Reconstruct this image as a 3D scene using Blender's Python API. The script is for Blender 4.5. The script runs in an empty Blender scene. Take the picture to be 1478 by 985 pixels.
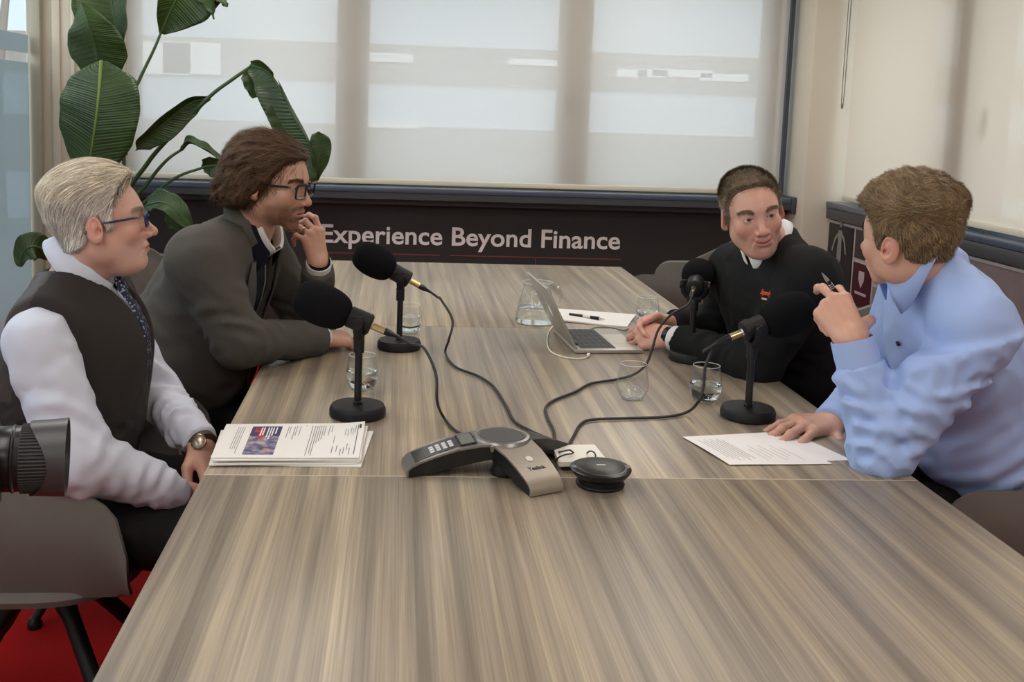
import bpy, bmesh, math, random
import numpy as np
from mathutils import Vector, Matrix
random.seed(7); rng = np.random.default_rng(7)
scene = bpy.context.scene
C = scene.collection

# ------------------------------------------------------------------ camera
FPX, PPX, PPY = 1500.0, 677.8, 335.6          # focal length / principal point in pixels of the 1478x985 frame
PITCH, YAW, ROLL = .1171, .0706, .033
EYE = np.array([0., 0., 1.46])
cF = np.array([math.sin(YAW)*math.cos(PITCH), math.cos(YAW)*math.cos(PITCH), -math.sin(PITCH)])
cR0 = np.cross(cF, [0, 0, 1]); cR0 /= np.linalg.norm(cR0); cU0 = np.cross(cR0, cF)
cR = math.cos(ROLL)*cR0 + math.sin(ROLL)*cU0
cU = -math.sin(ROLL)*cR0 + math.cos(ROLL)*cU0
cam = bpy.data.cameras.new('camera'); cam.sensor_width = 36; cam.lens = FPX/1478*36
cam.shift_x = (739-PPX)/1478; cam.shift_y = -(492.5-PPY)/1478
cam.clip_start = .02; cam.clip_end = 300
camo = bpy.data.objects.new('camera', cam); C.objects.link(camo)
M3 = Matrix((cR, cU, -cF)).transposed()
camo.matrix_world = Matrix.Translation(EYE) @ M3.to_4x4()
scene.camera = camo

# ------------------------------------------------------------------ light
scene.view_settings.view_transform = 'Standard'; scene.view_settings.look = 'None'
scene.view_settings.gamma = 1.0; scene.view_settings.exposure = 0.0
world = bpy.data.worlds.new('overcast_sky'); scene.world = world; world.use_nodes = True
wb = world.node_tree.nodes['Background']; wb.inputs[0].default_value = (.84, .93, 1.0, 1); wb.inputs[1].default_value = 3.8
def area_light(name, loc, rot, sx, sy, power, col):
    l = bpy.data.lights.new(name, 'AREA'); l.shape = 'RECTANGLE'; l.size = sx; l.size_y = sy; l.energy = power; l.color = col
    o = bpy.data.objects.new(name, l); C.objects.link(o); o.location = loc; o.rotation_euler = rot; return o
CEIL = 2.75
LAMPS = [(-.9, .6), (1.4, .6), (-.9, 3.0), (1.4, 3.0), (-.9, 5.2), (1.4, 5.2), (-.9, -1.6), (1.4, -1.6)]
for i, (lx, ly) in enumerate(LAMPS):
    area_light('ceiling_panel_light', (lx, ly, CEIL-.06), (0, 0, 0), .58, 1.18, 16, (1, .95, .89))

# ------------------------------------------------------------------ pixel -> place
def ray(px, py): return cF + (px-PPX)/FPX*cR - (py-PPY)/FPX*cU
def aY(px, py, Y): d = ray(px, py); return EYE + d*(Y/d[1])
def aX(px, py, X): d = ray(px, py); return EYE + d*(X/d[0])
TZ = .74                                     # table top
def az(px, py, z=TZ): d = ray(px, py); return EYE + d*((z-EYE[2])/d[2])

# ------------------------------------------------------------------ helpers
def V3(p): return np.array(p, float)
def nrm(v): v = np.asarray(v, float); return v/max(np.linalg.norm(v), 1e-9)
def tag(o, label=None, cat=None, group=None, kind=None):
    if label: o['label'] = label
    if cat: o['category'] = cat
    if group: o['group'] = group
    if kind: o['kind'] = kind
    return o
def empty(name, loc=(0, 0, 0), rz=0, label=None, cat=None, group=None):
    o = bpy.data.objects.new(name, None); C.objects.link(o); o.location = [float(x) for x in loc]; o.rotation_euler = (0, 0, rz)
    o.empty_display_size = .05
    return tag(o, label, cat, group)
def mobj(name, me, mat=None, parent=None, label=None, cat=None, group=None, kind=None, sharp=40, smooth=True):
    if smooth:
        me.polygons.foreach_set('use_smooth', [True]*len(me.polygons))
        if sharp: me.set_sharp_from_angle(angle=math.radians(sharp))
    if mat is not None:
        for m in (mat if isinstance(mat, (list, tuple)) else [mat]): me.materials.append(m)
    o = bpy.data.objects.new(name, me); C.objects.link(o)
    if parent is not None: o.parent = parent
    return tag(o, label, cat, group, kind)
def copy_tree(o, parent=None):
    c = o.copy(); C.objects.link(c); c.parent = parent
    for ch in list(o.children): copy_tree(ch, c)
    return c
def spline(pts, n=12):
    P = np.array(pts, float); out = []
    if len(P) < 3: return [P[0]+(P[-1]-P[0])*t for t in np.linspace(0, 1, n)]
    E = np.vstack([2*P[0]-P[1], P, 2*P[-1]-P[-2]])
    for i in range(1, len(E)-2):
        a, b, c, d = E[i-1:i+3]
        for t in np.linspace(0, 1, n, endpoint=False):
            out.append(.5*((2*b)+(-a+c)*t+(2*a-5*b+4*c-d)*t*t+(-a+3*b-3*c+d)*t**3))
    out.append(P[-1]); return out
class MB:
    """collects shapes, builds ONE mesh"""
    def __init__(s): s.v = []; s.f = []; s.m = []; s.uv = {}
    def add(s, vs, fs, mi=0):
        k = len(s.v); s.v += [tuple(map(float, p)) for p in vs]
        for f in fs: s.f.append(tuple(i+k for i in f)); s.m.append(mi)
    def box(s, lo, hi, mi=0, M=None, bev=0):
        bm = bmesh.new(); bmesh.ops.create_cube(bm, size=1)
        lo = V3(lo); hi = V3(hi)
        for v in bm.verts: v.co = Vector((lo+hi)/2+np.array(v.co)*(hi-lo))
        if bev: bmesh.ops.bevel(bm, geom=bm.edges[:], offset=bev, segments=2, affect='EDGES', profile=.5)
        s.bm(bm, mi, M); return s
    def bm(s, bm, mi=0, M=None):
        bm.verts.index_update(); vs = [(M @ v.co) if M is not None else v.co for v in bm.verts]
        s.add(vs, [[v.index for v in f.verts] for f in bm.faces], mi); bm.free()
    def tube(s, pts, r, n=10, mi=0, caps=True, flat=1.0):
        P = [V3(p) for p in pts]; N = len(P); rr = r if hasattr(r, '__len__') else [r]*N
        T = [nrm(P[min(i+1, N-1)]-P[max(i-1, 0)]) for i in range(N)]
        ref = np.array([0, 0, 1.]) if abs(T[0][2]) < .9 else np.array([0, 1., 0])
        a = nrm(np.cross(T[0], ref)); vs = []; fs = []
        for i in range(N):
            a = nrm(a-T[i]*(a@T[i])); b = np.cross(T[i], a)
            for k in range(n):
                th = 2*math.pi*k/n; vs.append(P[i]+rr[i]*(a*math.cos(th)+b*math.sin(th)*flat))
        for i in range(N-1):
            for k in range(n): fs.append((i*n+k, i*n+(k+1) % n, (i+1)*n+(k+1) % n, (i+1)*n+k))
        if caps: fs.append(tuple(range(n))[::-1]); fs.append(tuple(range((N-1)*n, N*n)))
        s.add(vs, fs, mi); return s
    def lathe(s, prof, n=40, mi=0, M=None, closed=False):
        vs = []; fs = []; K = len(prof)
        for k in range(n):
            th = 2*math.pi*k/n
            for r, z in prof:
                p = Vector((r*math.cos(th), r*math.sin(th), z)); vs.append(M @ p if M is not None else p)
        for k in range(n):
            for i in range(K-1 + (1 if closed else 0)):
                j = (i+1) % K; k2 = (k+1) % n
                fs.append((k*K+i, k2*K+i, k2*K+j, k*K+j))
        if not closed:
            if prof[0][0] > 1e-6: fs.append(tuple(k*K for k in range(n))[::-1])
            if prof[-1][0] > 1e-6: fs.append(tuple(k*K+K-1 for k in range(n)))
        s.add(vs, fs, mi); return s
    def prism(s, poly, t, M=None, mi=0):
        n = len(poly); vs = [Vector((x, y, 0)) for x, y in poly]+[Vector((x, y, t)) for x, y in poly]
        if M is not None: vs = [M @ v for v in vs]
        s.add(vs, [tuple(range(n))[::-1], tuple(range(n, 2*n))]+[(i, (i+1) % n, n+(i+1) % n, n+i) for i in range(n)], mi); return s
    def mesh(s, name='m'):
        me = bpy.data.meshes.new(name); me.from_pydata(s.v, [], s.f); 
        if any(s.m): me.polygons.foreach_set('material_index', s.m)
        me.update(); bm = bmesh.new(); bm.from_mesh(me)
        bmesh.ops.remove_doubles(bm, verts=bm.verts[:], dist=1e-6)
        bmesh.ops.recalc_face_normals(bm, faces=bm.faces[:]); bm.to_mesh(me); bm.free(); return me
    def build(s, name, mat=None, parent=None, label=None, cat=None, group=None, kind=None, sharp=40):
        return mobj(name, s.mesh(name), mat, parent, label, cat, group, kind, sharp)
def frame(o, z, x=None):
    """matrix: origin o, local z along z"""
    z = nrm(z); ref = V3(x) if x is not None else (np.array([0, 0, 1.]) if abs(z[2]) < .95 else np.array([1., 0, 0]))
    xx = nrm(ref-z*(ref@z)); yy = np.cross(z, xx)
    return Matrix(((xx[0], yy[0], z[0], o[0]), (xx[1], yy[1], z[1], o[1]), (xx[2], yy[2], z[2], o[2]), (0, 0, 0, 1)))

# ------------------------------------------------------------------ materials
def sRGB(r, g, b):
    f = lambda c: (c/255/12.92) if c/255 <= .04045 else ((c/255+.055)/1.055)**2.4
    return (f(r), f(g), f(b), 1)
def new_mat(name):
    m = bpy.data.materials.new(name); m.use_nodes = True; nt = m.node_tree
    return m, nt, nt.nodes['Principled BSDF'], nt.nodes, nt.links
def mat(name, col, rough=.5, metal=0, noise=0, nscale=40, bump=0, bscale=200, spec=.5, coat=0, stretch=None):
    m, nt, b, N, L = new_mat(name)
    b.inputs['Base Color'].default_value = col; b.inputs['Roughness'].default_value = rough; b.inputs['Metallic'].default_value = metal
    b.inputs['Specular IOR Level'].default_value = spec; b.inputs['Coat Weight'].default_value = coat
    if noise or bump:
        tc = N.new('ShaderNodeTexCoord'); mp = N.new('ShaderNodeMapping'); L.new(tc.outputs['Object'], mp.inputs[0])
        if stretch: mp.inputs['Scale'].default_value = stretch
    if noise:
        t = N.new('ShaderNodeTexNoise'); t.inputs['Scale'].default_value = nscale; t.inputs['Detail'].default_value = 4
        L.new(mp.outputs[0], t.inputs['Vector'])
        r = N.new('ShaderNodeMapRange'); r.inputs[3].default_value = 1-noise; r.inputs[4].default_value = 1+noise
        L.new(t.outputs['Fac'], r.inputs[0])
        mx = N.new('ShaderNodeMix'); mx.data_type = 'RGBA'; mx.blend_type = 'MULTIPLY'; mx.inputs[0].default_value = 1
        mx.inputs[6].default_value = col; L.new(r.outputs[0], mx.inputs[7]); L.new(mx.outputs[2], b.inputs['Base Color'])
    if bump:
        t2 = N.new('ShaderNodeTexNoise'); t2.inputs['Scale'].default_value = bscale; t2.inputs['Detail'].default_value = 3
        L.new(mp.outputs[0], t2.inputs['Vector'])
        bp = N.new('ShaderNodeBump'); bp.inputs['Strength'].default_value = bump; bp.inputs['Distance'].default_value = .002
        L.new(t2.outputs['Fac'], bp.inputs['Height']); L.new(bp.outputs[0], b.inputs['Normal'])
    return m
def glass_mat(name, tint=(1, 1, 1, 1), rough=0.0, gloss=.1):
    """thin clear glass that lets light through"""
    m, nt, b, N, L = new_mat(name)
    tr = N.new('ShaderNodeBsdfTransparent'); tr.inputs[0].default_value = tint
    gl = N.new('ShaderNodeBsdfGlossy'); gl.inputs['Roughness'].default_value = .02
    lw = N.new('ShaderNodeLayerWeight'); pw_ = N.new('ShaderNodeMath'); pw_.operation = 'POWER'; pw_.inputs[1].default_value = 4; L.new(lw.outputs['Facing'], pw_.inputs[0])
    fr = N.new('ShaderNodeMath'); fr.operation = 'MULTIPLY_ADD'; fr.inputs[1].default_value = .8; fr.inputs[2].default_value = .045; L.new(pw_.outputs[0], fr.inputs[0])
    mx = N.new('ShaderNodeMixShader'); L.new(fr.outputs[0], mx.inputs[0]); L.new(tr.outputs[0], mx.inputs[1]); L.new(gl.outputs[0], mx.inputs[2])
    L.new(mx.outputs[0], N['Material Output'].inputs[0]); return m
def blind_mat(name, col, opn=.16, trans=.55):
    m, nt, b, N, L = new_mat(name)
    tc = N.new('ShaderNodeTexCoord'); 
    mp = N.new('ShaderNodeMapping'); mp.inputs['Scale'].default_value = (40, 40, 260); L.new(tc.outputs['Object'], mp.inputs[0])
    t = N.new('ShaderNodeTexNoise'); t.inputs['Scale'].default_value = 3; t.inputs['Detail'].default_value = 3; L.new(mp.outputs[0], t.inputs['Vector'])
    r = N.new('ShaderNodeMapRange'); r.inputs[3].default_value = .93; r.inputs[4].default_value = 1.05; L.new(t.outputs['Fac'], r.inputs[0])
    mc = N.new('ShaderNodeMix'); mc.data_type = 'RGBA'; mc.blend_type = 'MULTIPLY'; mc.inputs[0].default_value = 1; mc.inputs[6].default_value = col
    L.new(r.outputs[0], mc.inputs[7])
    d = N.new('ShaderNodeBsdfDiffuse'); L.new(mc.outputs[2], d.inputs[0])
    tl = N.new('ShaderNodeBsdfTranslucent'); L.new(mc.outputs[2], tl.inputs[0])
    mx = N.new('ShaderNodeMixShader'); mx.inputs[0].default_value = trans; L.new(d.outputs[0], mx.inputs[1]); L.new(tl.outputs[0], mx.inputs[2])
    tr = N.new('ShaderNodeBsdfTransparent')
    m2 = N.new('ShaderNodeMixShader'); m2.inputs[0].default_value = opn; L.new(mx.outputs[0], m2.inputs[1]); L.new(tr.outputs[0], m2.inputs[2])
    L.new(m2.outputs[0], N['Material Output'].inputs[0]); return m
def wood_mat():
    m, nt, b, N, L = new_mat('streaked_oak_laminate')
    tc = N.new('ShaderNodeTexCoord'); oi = N.new('ShaderNodeObjectInfo')
    def noise(sc, scale, detail, off=0, dist=0):
        mp = N.new('ShaderNodeMapping'); mp.inputs['Scale'].default_value = sc; mp.inputs['Location'].default_value = (off, off*.37, 0)
        L.new(tc.outputs['Object'], mp.inputs[0])
        t = N.new('ShaderNodeTexNoise'); t.inputs['Scale'].default_value = scale; t.inputs['Detail'].default_value = detail; t.inputs['Distortion'].default_value = dist
        t.noise_dimensions = '4D'; ml = N.new('ShaderNodeMath'); ml.operation = 'MULTIPLY'; ml.inputs[1].default_value = 9; L.new(oi.outputs['Random'], ml.inputs[0]); L.new(ml.outputs[0], t.inputs['W'])
        L.new(mp.outputs[0], t.inputs['Vector']); return t
    a = noise((1, .022, 1), 34, 4); f = noise((1, .010, 1), 300, 3, 3.1); w = noise((1, .05, 1), 5, 2, 7.7)
    cr = N.new('ShaderNodeValToRGB'); e = cr.color_ramp.elements
    e[0].position = .33; e[0].color = sRGB(128, 118, 104); e[1].position = .72; e[1].color = sRGB(196, 183, 158)
    k = e.new(.47); k.color = sRGB(154, 143, 127); k = e.new(.58); k.color = sRGB(170, 158, 137)
    L.new(a.outputs['Fac'], cr.inputs[0])
    cr2 = N.new('ShaderNodeValToRGB'); e = cr2.color_ramp.elements
    e[0].position = .36; e[0].color = (.78, .77, .76, 1); e[1].position = .66; e[1].color = (1.10, 1.09, 1.07, 1)
    L.new(f.outputs['Fac'], cr2.inputs[0])
    cr3 = N.new('ShaderNodeValToRGB'); e = cr3.color_ramp.elements
    e[0].position = .35; e[0].color = (.86, .85, .86, 1); e[1].position = .68; e[1].color = (1.1, 1.06, .98, 1)
    L.new(w.outputs['Fac'], cr3.inputs[0])
    m1 = N.new('ShaderNodeMix'); m1.data_type = 'RGBA'; m1.blend_type = 'MULTIPLY'; m1.inputs[0].default_value = 1
    m2 = N.new('ShaderNodeMix'); m2.data_type = 'RGBA'; m2.blend_type = 'MULTIPLY'; m2.inputs[0].default_value = 1
    L.new(cr.outputs[0], m1.inputs[6]); L.new(cr2.outputs[0], m1.inputs[7]); L.new(m1.outputs[2], m2.inputs[6]); L.new(cr3.outputs[0], m2.inputs[7])
    L.new(m2.outputs[2], b.inputs['Base Color']); b.inputs['Roughness'].default_value = .36
    bp = N.new('ShaderNodeBump'); bp.inputs['Strength'].default_value = .12; bp.inputs['Distance'].default_value = .001
    L.new(f.outputs['Fac'], bp.inputs['Height']); L.new(bp.outputs[0], b.inputs['Normal']); return m
def attr_mat(name, rough=.5, sss=0, bump=0, bscale=300, spec=.4, sheen=0):
    """base colour from the mesh's own colour attribute 'Col'"""
    m, nt, b, N, L = new_mat(name)
    at = N.new('ShaderNodeVertexColor'); at.layer_name = 'Col'; L.new(at.outputs[0], b.inputs['Base Color'])
    b.inputs['Roughness'].default_value = rough; b.inputs['Specular IOR Level'].default_value = spec
    if sss:
        b.inputs['Subsurface Weight'].default_value = sss; b.inputs['Subsurface Radius'].default_value = (.012, .005, .003); b.inputs['Subsurface Scale'].default_value = .6
    b.inputs['Sheen Weight'].default_value = sheen
    if bump:
        tc = N.new('ShaderNodeTexCoord'); t = N.new('ShaderNodeTexNoise'); t.inputs['Scale'].default_value = bscale; t.inputs['Detail'].default_value = 3
        L.new(tc.outputs['Object'], t.inputs['Vector']); bp = N.new('ShaderNodeBump'); bp.inputs['Strength'].default_value = bump; bp.inputs['Distance'].default_value = .001
        L.new(t.outputs['Fac'], bp.inputs['Height']); L.new(bp.outputs[0], b.inputs['Normal'])
    return m
MT = {}
MT['wood'] = wood_mat()
MT['seam'] = mat('pale_edge_band', sRGB(205, 192, 172), .5)
MT['cream'] = mat('cream_paint', sRGB(206, 197, 178), .6, noise=.03, nscale=3)
MT['white'] = mat('white_paint', sRGB(225, 222, 214), .6)
MT['ceiling'] = mat('ceiling_tile', sRGB(228, 226, 220), .8, noise=.03, nscale=60)
MT['dark_panel'] = mat('charcoal_wall_vinyl', sRGB(41, 39, 38), .62, noise=.12, nscale=5, bump=.15, bscale=40)
MT['sill'] = mat('dark_grey_sill', sRGB(62, 64, 68), .42)
MT['sill_blue'] = mat('glossy_sill_top', sRGB(74, 84, 100), .22)
MT['frame_dark'] = mat('anthracite_window_frame', sRGB(62, 68, 80), .4)
MT['frame_pale'] = mat('pale_window_frame', sRGB(176, 168, 152), .5)
MT['blind'] = blind_mat('white_screen_fabric', sRGB(230, 226, 218), .12, .55)
MT['blind_warm'] = blind_mat('warm_screen_fabric', sRGB(210, 199, 182), .05, .40)
MT['bar'] = mat('cream_blind_bar', sRGB(214, 206, 186), .45)
MT['carpet'] = mat('red_carpet', sRGB(150, 20, 18), .95, noise=.25, nscale=260, bump=.6, bscale=500, spec=.1)
MT['pane'] = glass_mat('window_glass')
MT['frost'] = blind_mat('frosted_film', sRGB(128, 142, 144), .08, .42)
MT['black'] = mat('black_powder_coat', (.009, .009, .0095, 1), .5, bump=.1, bscale=600, spec=.3)
MT['black_soft'] = mat('black_foam', (.008, .008, .009, 1), .95, bump=1.0, bscale=900, spec=.1)
MT['black_gloss'] = mat('black_plastic', (.010, .010, .011, 1), .3, spec=.4)
MT['rubber'] = mat('black_cable_rubber', (.02, .018, .017, 1), .5)
MT['brass'] = mat('brass_connector', sRGB(206, 190, 140), .28, 1)
MT['silver'] = mat('brushed_silver', sRGB(190, 190, 188), .32, 1)
MT['alu'] = mat('laptop_aluminium', sRGB(178, 174, 165), .42, .55)
MT['key'] = mat('dark_key', sRGB(52, 54, 60), .55)
MT['paper'] = mat('white_paper', sRGB(236, 233, 228), .75)
MT['ink'] = mat('grey_print', sRGB(120, 118, 122), .8)
MT['ink_dark'] = mat('dark_print', sRGB(50, 50, 58), .8)
MT['chair'] = mat('grey_chair_upholstery', sRGB(112, 109, 102), .75, noise=.06, nscale=30, bump=.15, bscale=700, spec=.25)
MT['red_line'] = mat('dull_red_print', sRGB(120, 62, 58), .6)
MT['letter'] = mat('pale_grey_lettering', sRGB(244, 240, 238), .6)
# ------------------------------------------------------------------ room shell
XL, XR, YB, YF = -2.15, 2.66, 6.35, -2.6
def sbox(name, lo, hi, m, parent=None, bev=0, kind='structure', sharp=40, **k):
    b = MB().box(lo, hi, bev=bev); return b.build(name, m, parent, kind=kind if parent is None else None, sharp=sharp, **k)
sbox('floor', (-3.2, YF-.2, -.1), (3.2, 6.9, 0), MT['carpet'])
sbox('ceiling', (-2.4, YF-.2, CEIL), (3.2, 6.9, CEIL+.1), MT['ceiling'])
sbox('wall_front', (-2.4, YF-.2, 0), (3.2, YF, CEIL), MT['cream'])
# back wall: charcoal parapet, window above it, cream pilaster at the left, column at the right
WBL, WBR = -1.63, 2.44
wall_back = sbox('wall_back', (WBL, 6.38, 0), (WBR, 6.75, .93), MT['dark_panel'])
sbox('wall_left_pier', (-2.12, 6.3, 0), (WBL, 6.75, CEIL), MT['cream'])
sbox('trim_1', (-2.03, 6.285, 0), (-1.985, 6.3, CEIL), MT['cream'], bev=.004)
sbox('trim_2', (-1.92, 6.28, 0), (-1.90, 6.3, CEIL), MT['cream'], bev=.004)
sbox('wall_corner_column', (WBR, 6.1, 0), (3.2, 6.9, CEIL), MT['cream'], bev=.012)
sbox('wall_back_lintel', (WBL, 6.38, 2.55), (WBR, 6.75, CEIL), MT['white'])
sill = empty('trim_3', (0, 0, 0)); sill['kind'] = 'structure'
MB().box((WBL, 6.2, .955), (WBR-.03, 6.7, .985), bev=.004).build('sill_board', MT['sill_blue'], sill)
MB().box((WBL, 6.205, .915), (WBR-.03, 6.38, .954)).build('sill_front', MT['sill'], sill)
MB().box((WBL, 6.30, .875), (WBR-.02, 6.379, .914)).build('sill_under_trim', MT['sill'], sill)
MB().box((WBR-.03, 6.19, .89), (WBR+.0, 6.40, .995), bev=.008).build('sill_end_cap', MT['sill'], sill)
# window behind the blind
def window(name, parts, panes):
    w = empty(name); w['kind'] = 'structure'
    for lo, hi, m in parts: MB().box(lo, hi, bev=.004).build('window_frame', m, w)
    for lo, hi in panes: MB().box(lo, hi).build('pane', MT['pane'], w)
    return w
x1, x2 = (aY(485, 120, 6.41)[0], aY(532, 120, 6.41)[0]); x3, x4 = (aY(806, 120, 6.41)[0], aY(853, 120, 6.41)[0])
fp = MT['frame_pale']; fr_parts = [((WBL, 6.41, .985), (WBL+.07, 6.5, 2.55), fp), ((WBR-.19, 6.41, .985), (WBR-.09, 6.5, 2.55), fp),
    ((x1, 6.41, .985), (x2, 6.5, 2.55), fp), ((x3, 6.41, .985), (x4, 6.5, 2.55), fp), ((WBL, 6.42, .985), (WBR-.09, 6.5, 1.04), fp), ((WBL, 6.42, 2.47), (WBR-.09, 6.5, 2.55), fp)]
w1 = window('window_1', fr_parts, [((WBL+.07, 6.45, 1.04), (x1, 6.458, 2.47)), ((x2, 6.45, 1.04), (x3, 6.458, 2.47)), ((x4, 6.45, 1.04), (WBR-.19, 6.458, 2.47))])
for px, py, s in ((522, 128, 1), (812, 142, -1)):
    p = aY(px, py, 6.385)
    MB().tube(spline([p+V3([-.045*s, .03, .012]), p+V3([-.03*s, .0, .016]), p+V3([0, 0, .01]), p+V3([.002, 0, -.03]), p+V3([.002, 0, -.07])], 5), .012, 8).build('window_handle', fp, w1)
sbox('trim_4', (WBR-.062, 6.33, .985), (WBR-.038, 6.42, 2.55), MT['frame_dark'])
# roller blinds
def blind(name, lo, hi, m, label, axis):
    """a sheet of screen fabric with its bottom bar and tube"""
    r = empty(name, (0, 0, 0), label=label, cat='blind')
    n = 60; vs = []; fs = []
    for i in range(n+1):
        t = i/n; w = .0025*math.sin(t*23)+.0018*math.sin(t*61+1)
        for z in (lo[2], hi[2]):
            k = w*(1 if z == lo[2] else .3)
            vs.append((lo[0]+(hi[0]-lo[0])*t, lo[1]+k, z) if axis == 'x' else (lo[0]+k, lo[1]+(hi[1]-lo[1])*t, z))
    for i in range(n): fs.append((2*i, 2*i+2, 2*i+3, 2*i+1))
    b = MB(); b.add(vs, fs); b.build('blind_fabric', m, r)
    d = V3([0, .016, 0]) if axis == 'x' else V3([.012, 0, 0])
    a = V3(lo)-d; c = V3([hi[0], hi[1], lo[2]+.03])+d; a[2] -= .002
    MB().box(a, c, bev=.007).build('bottom_bar', MT['bar'], r)
    a = V3([lo[0], lo[1], hi[2]-.02]); c = V3([hi[0], hi[1], hi[2]-.02])
    MB().tube([a, c], .03, 14).build('roller_tube', MT['bar'], r); return r
blind('roller_blind', (WBL+.01, 6.352, .995), (WBR-.065, 6.352, 2.56), MT['blind'], 'wide pale roller blind lowered over the window above the lettering', 'x')
# right hand side: window, blind, ledge, picture wall
sbox('wall_right', (2.62, YF, 0), (3.2, 6.1, .88), MT['dark_panel'])
sbox('wall_right_lintel', (2.72, YF, 2.55), (3.2, 6.1, CEIL), MT['white'])
sbox('wall_right_pier', (2.72, YF, .93), (3.2, -.2, 2.55), MT['cream'])
ledge = empty('trim_5'); ledge['kind'] = 'structure'
MB().box((2.575, YF, .95), (3.1, 6.085, .985), bev=.006).build('sill_board', MT['sill_blue'], ledge)
MB().box((2.58, YF, .885), (2.78, 6.08, .949), bev=.004).build('sill_front', MT['sill'], ledge)
ym = aX(1425, 120, 2.8)[1]; fp2 = fp
fp2 = MT['sill']; pr = [((2.70, y, .985), (2.87, y+.20, 2.55), fp2) for y in (ym-.10, ym-1.75, ym-3.4)]+[((2.78, -.2, .985), (2.87, -.1, 2.55), fp2), ((2.78, -.2, .985), (2.87, 6.1, 1.04), fp2), ((2.78, -.2, 2.47), (2.87, 6.1, 2.55), fp2)]
w2 = window('window_2', pr, [((2.82, a, 1.04), (2.828, b, 2.47)) for a, b in ((ym+.08, 6.1), (ym-1.58, ym-.09), (ym-3.23, ym-1.75), (-.1, ym-3.4))])
p = aX(1433, 165, 2.69)
MB().tube(spline([p+V3([.02, .0, .02]), p+V3([0, 0, .02]), p+V3([0, .01, 0]), p+V3([0, .01, -.09])], 5), .012, 8).build('window_handle', fp, w2)
yl = 6.03
blind('roller_blind', (2.66, -.1, 1.0), (2.66, yl, 2.56), MT['blind_warm'], 'warm beige roller blind on the window over the picture wall', 'y')
pc = aX(1217, 0, 2.62); pb = aX(1207, 150, 2.62)
cc = MB(); L1 = [V3([2.62, pc[1], 2.5]), V3([2.62, pc[1], pb[2]+.02])]; 
cc.tube(spline([V3([2.62, 6.07, 2.5]), V3([2.62, 6.07, pb[2]+.06]), V3([2.62, 6.055, pb[2]]), V3([2.62, 6.04, pb[2]+.06]), V3([2.62, 6.035, 2.5])], 8), .0028, 6)
cc.build('blind_cord', mat('grey_cord', sRGB(120, 116, 110), .6), label='thin looped blind cord hanging beside the corner column', cat='cord')
# lettering on the parapet
def text_mesh(txt, size, depth=.002):
    cu = bpy.data.curves.new('t', 'FONT'); cu.body = txt; cu.size = size; cu.extrude = depth; cu.resolution_u = 4; cu.offset = size*.016
    o = bpy.data.objects.new('t', cu); C.objects.link(o); bpy.context.view_layer.update()
    me = bpy.data.meshes.new_from_object(o.evaluated_get(bpy.context.evaluated_depsgraph_get())); bpy.data.objects.remove(o); return me
a = aY(464, 351, 6.378); b_ = aY(894.6, 358, 6.378); zc = (aY(650, 354, 6.378)[2])
XA, XB = a[0], b_[0]
me = text_mesh('Experience Beyond Finance', .1); 
co = np.array([v.co[:] for v in me.vertices]); x0, x1_ = co[:, 0].min(), co[:, 0].max()
caph = co[:, 1].max()
sx = (XB-XA)/(x1_-x0)
def bold(me, amt):
    bm = bmesh.new(); bm.from_mesh(me); bm.to_mesh(me); bm.free()
for v in me.vertices: v.co = ((v.co[0]-x0)*sx, v.co[1]*sx*.95, v.co[2])
lt = mobj('lettering', me, MT['letter'], wall_back, smooth=False); lt.location = (XA, 6.377, zc); lt.rotation_euler = (math.pi/2, 0, 0)
zr = aY(560, 367, 6.378)[2]
for pa, pb2 in (((440, 0), (635, 0)), ((649, 0), (896, 0))):
    xa = aY(pa[0], 370, 6.378)[0]; xb = aY(pb2[0], 370, 6.378)[0]
    MB().box((xa, 6.376, zr-.0035), (xb, 6.381, zr+.0035)).build('printed_line', MT['red_line'], wall_back)
xa = aY(773, 375, 6.378)[0]; MB().box((xa-.003, 6.376, zr-.16), (xa+.003, 6.381, zr)).build('printed_line', MT['red_line'], wall_back)
# picture wall under the right ledge: framed prints in a white grid
pw = empty('picture_wall', (2.62, 5.5, 0), label='collage of dark and maroon prints with pale dividing lines under the right ledge', cat='mural')
MB().box((-.012, -7.0, .0), (-.001, .585, .875)).build('backing', mat('pale_grid', sRGB(178, 168, 166), .6), pw)
cols = [sRGB(46, 43, 42), sRGB(70, 22, 34), sRGB(150, 142, 136), sRGB(60, 55, 52), sRGB(112, 100, 98), sRGB(34, 32, 32), sRGB(128, 120, 116)]
mats_p = [mat('print_%s' % n, c, .5, noise=.35 if i not in (1,) else .05, nscale=7) for i, (n, c) in enumerate(zip(('charcoal', 'maroon', 'grey', 'umber', 'mauve', 'black', 'stone'), cols))]
def pic(y0, y1, z0, z1, mi, name='print'):
    return MB().box((-.018, y0-5.5, z0), (-.012, y1-5.5, z1), bev=.0).build(name, mats_p[mi], pw)
def yz(px, py): q = aX(px, py, 2.605); return q[1], q[2]
ya, za = yz(1197, 318); yb, zb = yz(1234, 318)
pic(yb, 6.07, .06, .86, 5)                              # tall dark print with the standing figure
fy = yz(1214, 340)[0]; fz = yz(1214, 340)[1]
fig = MB(); X_ = -.021
for seg in [((0, .03), (0, -.06), .026), ((-.0, .02), (-.06, -.02), .012), ((-.06, -.02), (-.09, -.1), .010), ((0, .02), (.06, -.02), .012), ((.06, -.02), (.10, -.1), .010), ((0, -.06), (0, -.15), .03), ((0, -.15), (-.02, -.3), .016), ((0, -.15), (.02, -.3), .016), ((0, .05), (0, .1), .014), ((-.02, .075), (.02, .075), .007)]:
    (a0, b0), (a1, b1), r = seg
    fig.tube([(X_, fy-5.5+a0, fz+b0), (X_, fy-5.5+a1, fz+b1)], r, 8, flat=1)
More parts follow.
